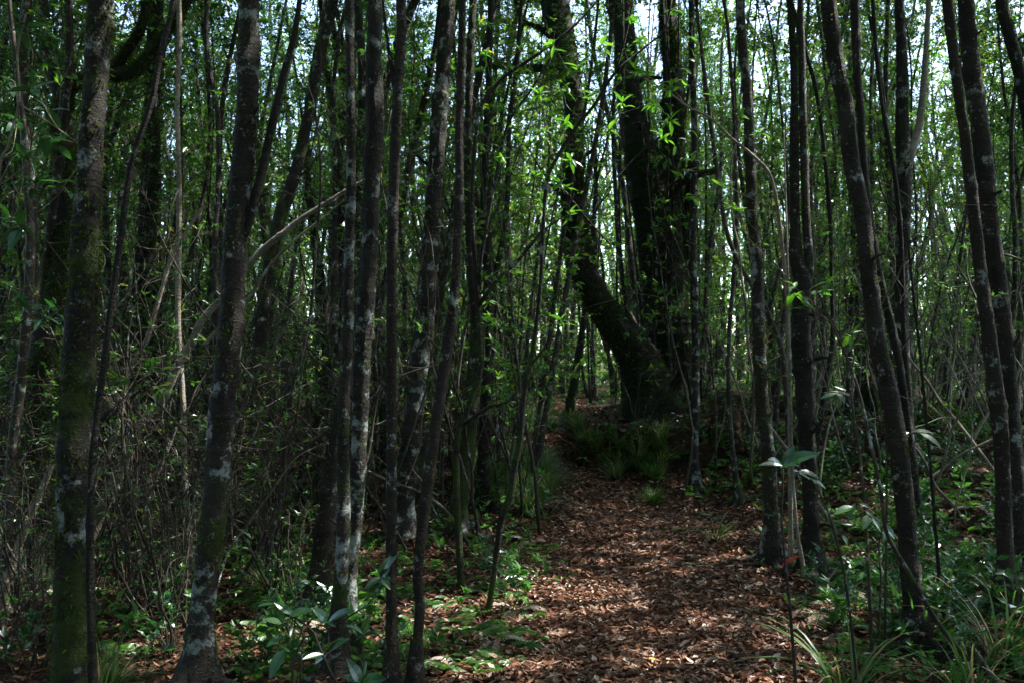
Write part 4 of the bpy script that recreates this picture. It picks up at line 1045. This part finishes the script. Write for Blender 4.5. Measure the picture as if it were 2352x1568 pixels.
# the wood goes on to both sides and behind the viewer
b = MB(); lf = MB(); rs = np.random.RandomState(33)
for i in range(260):
    a = rs.uniform(-1, 1) * 2.6 + math.pi; rr = rs.uniform(5, 22); x = math.sin(a) * rr; y = math.cos(a) * rr
    if y > -1.5 and abs(x) < y * .72 + 3.2: continue
    z0 = hz(x, y); H = rs.uniform(8, 12); tube(b, spline([[x + rs.randn() * .2 * f, y + rs.randn() * .2 * f, z0 - .2 + H * f, .09 * (1 - .7 * f)] for f in np.linspace(0, 1, 5)], 1.5), 6, 0, rs, cap=False)
n = 30000; a = rs.uniform(-1, 1, n) * 2.6 + math.pi; rr = rs.uniform(8, 22, n); x = np.sin(a) * rr; y = np.cos(a) * rr; z = 11 * rs.rand(n) + .3
k = ~((y > -1.5) & (np.abs(x) < y * .72 + 3.2)) & (np.sin(x * 1.1) + np.sin(y * 1.2 + z) > -1.3)
tips = np.stack([x, y, z], 1)[k]; sprigs(lf, tips, rs.randn(len(tips), 3), 5, .26, .12, False, rs, True)
tag(link('surrounding_trunks', b.mesh('surrounding_trunks', M['thin_bark'])), 'mass of trunks of the wood beyond both sides of the view', 'woodland', kind='stuff')
tag(link('surrounding_foliage', lf.mesh('surrounding_foliage', M['leaf'], False)), 'mass of foliage of the wood beyond both sides of the view', 'foliage', kind='stuff')

# leafy understorey saplings
def proto_leafy(k):
    rs = np.random.RandomState(450 + k); b = MB(); lf = MB(); tips = []; td = []
    H = rs.uniform(3.5, 6.5)
    S = spline(grow([0, 0, -.06], [rs.randn() * .2, rs.randn() * .2, 1], H, rs.uniform(.012, .022), .14, .12, .3, rs), .25); tube(b, S, 6, .06, rs)
    for q in range(15):
        i = rs.randint(len(S) // 5, len(S)); a = rs.rand() * 6.28
        Q = spline(grow(S[i, :3], [math.cos(a), math.sin(a), .5], rs.uniform(.4, 1.2), .005, .35, .08, .12, rs), .1); tube(b, Q, 4, 0, rs, cap=False)
        for w_ in range(5):
            i2 = rs.randint(len(Q) // 3, len(Q)); R = grow(Q[i2, :3], rs.randn(3) + [0, 0, .2], .22, .0025, .4, .1, .08, rs); tube(b, R, 3, 0, rs, cap=False); tips.append(R[-1, :3]); td.append(R[-1, :3] - R[0, :3])
    sprigs(lf, np.array(tips), np.array(td), 7, .095, .034, True, rs)
    return b.mesh('stem', M['twig']), lf.mesh('foliage', M['leaf_bright'], False)
LP = [proto_leafy(k) for k in range(5)]
rs = np.random.RandomState(34); n = 0
spots = [(1120, 8.5), (1200, 10), (1040, 9), (1180, 12), (1090, 11), (1000, 10.5), (1240, 8.8), (520, 11), (340, 12), (1560, 11.5), (1640, 12.5), (960, 12), (1150, 15)]
while n < 75:
    if n < len(spots): c, y = spots[n]
    else: y = 7.5 + 15 * rs.rand(); c = rs.uniform(-50, 2400)
    x = (c - CX) / F * y
    if n >= len(spots) and (abs(x - float(path_x(y))) < float(path_w(y)) + .4 or (c > 1600 and y < 11) or (1240 < c < 1600 and y < 23)): continue
    if n >= len(spots) and not sunclear(x, y): continue
    if abs(x - float(path_x(y))) < float(path_w(y)) + .1: x = float(path_x(y)) - float(path_w(y)) - .25
    k = rs.randint(5); zn = zone(c, y); n += 1
    r = thing('leafy_sapling', f'bright leaved sapling {zn}', 'sapling', (x, y, hz(x, y)), f'bright leaved saplings {zn}', rs.rand() * 6.28, rs.uniform(.85, 1.2))
    tag(link('stem', LP[k][0], r), kind='stuff'); tag(link('foliage', LP[k][1], r), kind='stuff')

# ------------------------------------------------------------------ ferns
def frond_mesh(name, mat, seed, n=14, L=1.0, W=.34, arch=.55):
    rs = np.random.RandomState(seed); m = MB(); t = np.linspace(.0, 1, n + 6)
    C = np.stack([L * t * (1 - .15 * t), .04 * np.sin(t * 4), .45 * t - arch * t ** 2], 1)
    tube(m, np.column_stack([C, .012 * (1 - .8 * t)]), 3, 0, rs, cap=False)
    P = []; D = []; LL = []
    for i in range(3, n + 6):
        f = t[i]; ll = W * math.sin(math.pi * min(1, (f * .85 + .12))) ** .8 * (.9 + .2 * rs.rand()); tg = norm(C[i] - C[i - 1])
        for s in (-1, 1): P.append(C[i]); D.append(np.array([tg[0] * .35, s, tg[2] * .3 - .12])); LL.append(ll)
    leaves(m, np.array(P), np.array(D), np.tile([0, 0, 1.0], (len(P), 1)) + rs.randn(len(P), 3) * .15, np.array(LL), .042 + np.array(LL) * .11, rs.rand(len(P)), False, .15, rs)
    return m.mesh(name, mat, False)
FR = [frond_mesh('frond', M['fern'], 500 + k, 13 + k, arch=.4 + .12 * k) for k in range(4)]
DF = frond_mesh('frond', M['dead_fern'], 510, 12, arch=.75, W=.24); RF = frond_mesh('frond', M['red_fern'], 511, 14, W=.16, arch=.3)
def fern(px, py, size, label, group=None, k=5, rs=rs, mesh=None):
    p = ground_hit(px, py)
    r = thing('fern', label, 'fern', tuple(p), group)
    for i in range(k):
        a = i * 6.283 / k + rs.rand() * .7
        link('frond', mesh or FR[rs.randint(4)], r, (0, 0, .01), (rs.randn() * .12, -.1 + rs.randn() * .12, a), size * (.75 + .45 * rs.rand()))
    return r
rs = np.random.RandomState(41)
zones = [('left', (900, 1290, 1230, 1560), 64, (.12, .21), 'left edge of the path'), ('right', (1850, 2330, 1080, 1400), 90, (.15, .27), 'right slope above the path'),
         ('bank', (1420, 1800, 1010, 1240), 20, (.16, .26), 'foot of the mound'), ('bl', (560, 860, 1330, 1560), 26, (.14, .26), 'foot of the front trunks'), ('ll', (20, 900, 1240, 1560), 16, (.14, .26), 'dark floor under the left trunks'), ('lf', (980, 1200, 1090, 1240), 8, (.14, .2), 'left trunks beyond the grass clump'),
         ('br', (1880, 2340, 1400, 1560), 26, (.12, .24), 'bottom right corner')]
for (_, (x0, x1, y0, y1), n, (s0, s1), txt) in zones:
    n = int(n * 1.3)
    i = 0
    while i < n:
        px, py = rs.uniform(x0, x1), rs.uniform(y0, y1); p = ground_hit(px, py)
        if abs(p[0] - float(path_x(p[1]))) < float(path_w(p[1])) * .85: 
            if rs.rand() < .97: i += .2; continue
        fern(px, py, rs.uniform(s0, s1), f'small green fern at the {txt}', f'small ferns at the {txt}', rs.randint(3, 6)); i += 1
fern(690, 1480, .42, 'large pale green fern frond lying out of the litter near the bottom left', k=2, rs=np.random.RandomState(3))
o = fern(1795, 1335, .36, 'single bright red withered fern frond beside the path', k=1, rs=np.random.RandomState(8), mesh=RF)
o.location.z += .10; o.rotation_euler = (0, 0, 0.0)
for c in COL.objects:
    pass
for i, (px, py, t) in enumerate(((1880, 1420, 'left of the bottom right grass'), (1920, 1460, 'at the bottom right by the thin stems'), (1210, 1245, 'on the left path edge by the crooked sapling'), (1130, 1480, 'between the green ferns at the bottom centre'), (740, 1450, 'behind the glossy seedling'), (2110, 1150, 'behind the ringed trunk'), (1180, 1410, 'in the sunlit litter left of the path'), (1225, 1505, 'beside the path at the bottom'), (1050, 1530, 'beside the foot of the dark brown trunk'), (1075, 1345, 'beside the fallen stick left of the path'), (2010, 1390, 'in front of the ringed trunk'), (2240, 1170, 'under the close brown trunks'))):
    fern(px, py, .30, f'withered pale fern with crumpled fronds {t}', k=3, rs=np.random.RandomState(60 + i), mesh=DF)

# ------------------------------------------------------------------ grass tufts
def tuft_mesh(seed, n, H, spread, w=.006):
    rs = np.random.RandomState(seed); m = MB(); K = 7
    a = rs.rand(n) * 6.28; ln = H * (.5 + .7 * rs.rand(n)); out = spread * (.3 + .9 * rs.rand(n)); r0 = .03 * H / .5 * np.sqrt(rs.rand(n)) * 2
    V = []; T = []; A = []
    for i in range(n):
        d = np.array([math.cos(a[i]), math.sin(a[i]), 0]); s = np.array([-d[1], d[0], 0]); b0 = d * r0[i] + s * rs.randn() * .03; v0 = len(V); va = rs.rand()
        for k in range(K):
            f = k / (K - 1); c = b0 + d * out[i] * f ** 1.5 * ln[i] + np.array([0, 0, 1]) * ln[i] * (f - out[i] * .62 * f ** 2.4)
            ww = w * (1 - f) ** .6 + .0004
            V += [c + s * ww, c - s * ww]; A += [va, va]
        for k in range(K - 1):
            q = v0 + 2 * k; T += [(q, q + 1, q + 3), (q, q + 3, q + 2)]
    m.add(V, T, A); return m.mesh('grass_tuft', M['grass'], True)
GT = [tuft_mesh(600 + k, 150 + 40 * k, .5, .75 + .1 * k) for k in range(3)]
GL = [tuft_mesh(620 + k, 34, .6, 1.15, .008) for k in range(2)]
def grass(px, py, s, label, group=None, wide=False, seed=0):
    p = ground_hit(px, py); me = (GL if wide else GT)[seed % (2 if wide else 3)]
    o = link('grass_tuft', me, None, p - [0, 0, .02], (math.sin(seed * 3.1) * .22, math.cos(seed * 2.3) * .22, seed * 1.7), s); return tag(o, label, 'grass', group)
rs = np.random.RandomState(51)
for i in range(26):
    grass(rs.uniform(1095, 1275), rs.uniform(1060, 1190), rs.uniform(.8, 1.3), 'long tousled grass tuft in the clump left of the path', 'grass clump left of the path', seed=i)
for i in range(18):
    grass(rs.uniform(1345, 1540), rs.uniform(1015, 1105), rs.uniform(.65, 1.0), 'grass tuft hanging over the bank under the big dark trees', 'grass tufts on the bank', seed=i)
for i in range(14):
    grass(rs.uniform(1190, 1330), rs.uniform(930, 1000), rs.uniform(.7, 1.1), 'grass tuft beside the far end of the path', 'grass tufts at the far path', seed=i)
grass(1500, 1160, .75, 'bright grass tuft alone at the foot of the mound', seed=2)
for i, (px, py, s, t) in enumerate(((2105, 1500, 1.0, 'at the foot of the strong ringed trunk'), (1945, 1600, .9, 'low in the foreground between the thin stems'), (2300, 1510, 1.0, 'in the bottom right corner'), (2200, 1330, .8, 'left of the two close brown trunks'), (2340, 1420, .9, 'at the right edge under the brown trunks'), (2230, 1600, .9, 'cut by the bottom edge right of the ringed trunk'), (1640, 1245, .6, 'flattened beside the right path edge'))):
    grass(px, py, s, f'loose tuft of long arching grass {t}', None, True, i)
for i, (px, py, s, t) in enumerate(((232, 1600, .75, 'between the first trunk and the black stem'), (620, 1370, .8, 'behind the dark forked trunk'), (700, 1340, .8, 'left of the front middle cluster'), (660, 1390, .7, 'among the glossy seedlings'))):
    grass(px, py, s, f'tuft of dark upright grass {t}', None, i > 1, i)

# ------------------------------------------------------------------ small seedlings covering the forest floor
def seedling_proto(k):
    rs = np.random.RandomState(700 + k); b = MB(); lf = MB(); tips = []; td = []
    for s in range(2 + k % 2):
        S = spline(grow([0, 0, -.02], [rs.randn() * .4, rs.randn() * .4, 1], rs.uniform(.15, .42), .003, .3, .2, .05, rs), .05); tube(b, S, 4, 0, rs, cap=False)
        for q in range(3): i = rs.randint(len(S) // 2, len(S)); tips.append(S[i, :3]); td.append([0, 0, 1])
        tips.append(S[-1, :3]); td.append([0, 0, 1])
    sprigs(lf, np.array(tips), np.array(td), 4, .07, .032, True, rs); return b.mesh('stem', M['twig']), lf.mesh('leaves', M['leaf_glossy' if k % 2 else 'fern'], False)
SD = [seedling_proto(k) for k in range(6)]
rs = np.random.RandomState(61)
for (x0, x1, y0, y1, n, txt) in ((1620, 2345, 985, 1120, 90, 'on the upper right slope'), (1850, 2345, 1120, 1420, 50, 'on the litter between the right trunks'), (560, 890, 1290, 1560, 40, 'under the front middle trunks'), (960, 1260, 1230, 1560, 9, 'in the litter left of the path'),
                                 (1900, 2345, 1420, 1568, 24, 'in the bottom right foreground'), (1400, 1620, 960, 1060, 20, 'on the mound below the huge trunk'), (10, 450, 1380, 1560, 12, 'in the dark bottom left corner')):
    for i in range(n):
        px, py = rs.uniform(x0, x1), rs.uniform(y0, y1); p = ground_hit(px, py)
        if abs(p[0] - float(path_x(p[1]))) < float(path_w(p[1])): continue
        k = rs.randint(6); r = thing('seedling', f'little leafy seedling {txt}', 'seedling', tuple(p), f'seedlings {txt}', rs.rand() * 6.28, rs.uniform(.7, 1.4))
        link('stem', SD[k][0], r); link('leaves', SD[k][1], r)
# ground cover mass
lf = MB()
n = 15000; x = rs.uniform(-9, 13, n); y = rs.uniform(6.5, 27, n); k = (x > -1.5) & (y < 9) ; x[k] -= 4; k = (x < -2) & (y < 9) & (rs.rand(n) < .6); y[k] += 9
k = (np.abs(x - path_x(y)) > path_w(y) + .25) & (np.sin(x * 1.9 + 1) + np.sin(y * 2.1 + x) + rs.randn(n) * .6 > .2)
x, y = x[k], y[k]; P = np.stack([x, y, height(x, y) + .05 + .30 * rs.rand(len(x)) ** 2], 1)
sprigs(lf, P, np.tile([0, 0, 1.], (len(P), 1)), 4, .085, .038, True, rs)
n = 2600; x = rs.uniform(-3, 4.5, n); y = rs.uniform(4.3, 9, n); k = (np.abs(x - path_x(y)) > path_w(y) + .05) & (np.sin(x * 3.9 + 1) + np.sin(y * 4.1 + x) + rs.randn(n) * .5 > .4); x, y = x[k], y[k]
P = np.stack([x, y, height(x, y) + .03 + .05 * rs.rand(len(x))], 1); sprigs(lf, P, np.tile([0, 0, 1.], (len(P), 1)), 4, .04, .02, True, rs)
tag(link('ground_cover', lf.mesh('ground_cover', M['fern'], False)), 'low green plants carpeting the forest floor on both sides', 'ground cover', kind='stuff')

# ------------------------------------------------------------------ mossy logs, mossy stump, fallen sticks
def log(name, label, pts, mat, Yo=None, moss=.9, msize=.03, cat='log', sides=12, rough=.12, lift=.6, seed=0):
    rs = np.random.RandomState(800 + seed); P = []
    for (x, y, wd) in pts:
        p = ground_hit(x, y); r = wd * .5 * p[1] / F; P.append([p[0], p[1], p[2] + r * lift, r])
    S = spline(P, .05); r = thing(name, label, cat, tuple(S[-1, :3])); b = MB(); tube(b, S, sides, rough, rs, knots=max(2, len(pts) * 2))
    link('trunk' if cat == 'log' else 'stick', b.mesh('trunk', M[mat], True, origin=r.location), r)
    if moss: moss_part(r, S, moss, 3500, msize, rs, up_only=True)
    return r
log('fallen_log', 'bright mossy fallen log on the upper right slope behind the brown trunks', [(2130, 985, 40), (2180, 972, 62), (2240, 970, 66), (2300, 968, 60), (2380, 968, 50)], 'deep_moss_bark', msize=.05, seed=1)
log('fallen_log', 'short mossy log behind the white blotched trunk', [(1755, 948, 28), (1785, 945, 38), (1818, 942, 36), (1850, 945, 24)], 'deep_moss_bark', msize=.05, seed=2)
log('fallen_log', 'long dark log lying across the slope between the right trunks', [(1850, 955, 26), (1930, 950, 28), (2020, 945, 28), (2110, 950, 24)], 'mossy_bark', msize=.04, moss=.6, seed=3)
log('fallen_log', 'small mossy log at the far end of the path', [(1270, 955, 10), (1300, 958, 14), (1330, 962, 12)], 'deep_moss_bark', msize=.05, seed=4)
for i, (pts, t) in enumerate((([(2154, 1432, 9), (2220, 1392, 11), (2300, 1345, 11)], 'resting against the foot of the close brown trunks'), ([(1500, 1570, 6), (1640, 1530, 7), (1790, 1500, 6)], 'at the bottom right edge of the path'), ([(1880, 1370, 8), (1925, 1310, 8), (1960, 1280, 7)], 'leaning dark between the right seedlings'),
                              ([(480, 1560, 8), (600, 1520, 9), (720, 1480, 7)], 'in the litter at the bottom left'), ([(1640, 1310, 7), (1700, 1305, 8), (1760, 1300, 7)], 'on the path side before the white blotched trunk'), ([(1020, 1320, 6), (1080, 1290, 7), (1150, 1300, 5)], 'in the litter left of the crooked sapling'))):
    log('fallen_stick', f'thin fallen stick {t}', pts, 'twig', moss=0, cat='stick', sides=7, rough=.06, lift=2.0, seed=20 + i)
print('SCENE objects', len(bpy.data.objects))

print('unique tris', sum(len(m.polygons) for m in bpy.data.meshes))
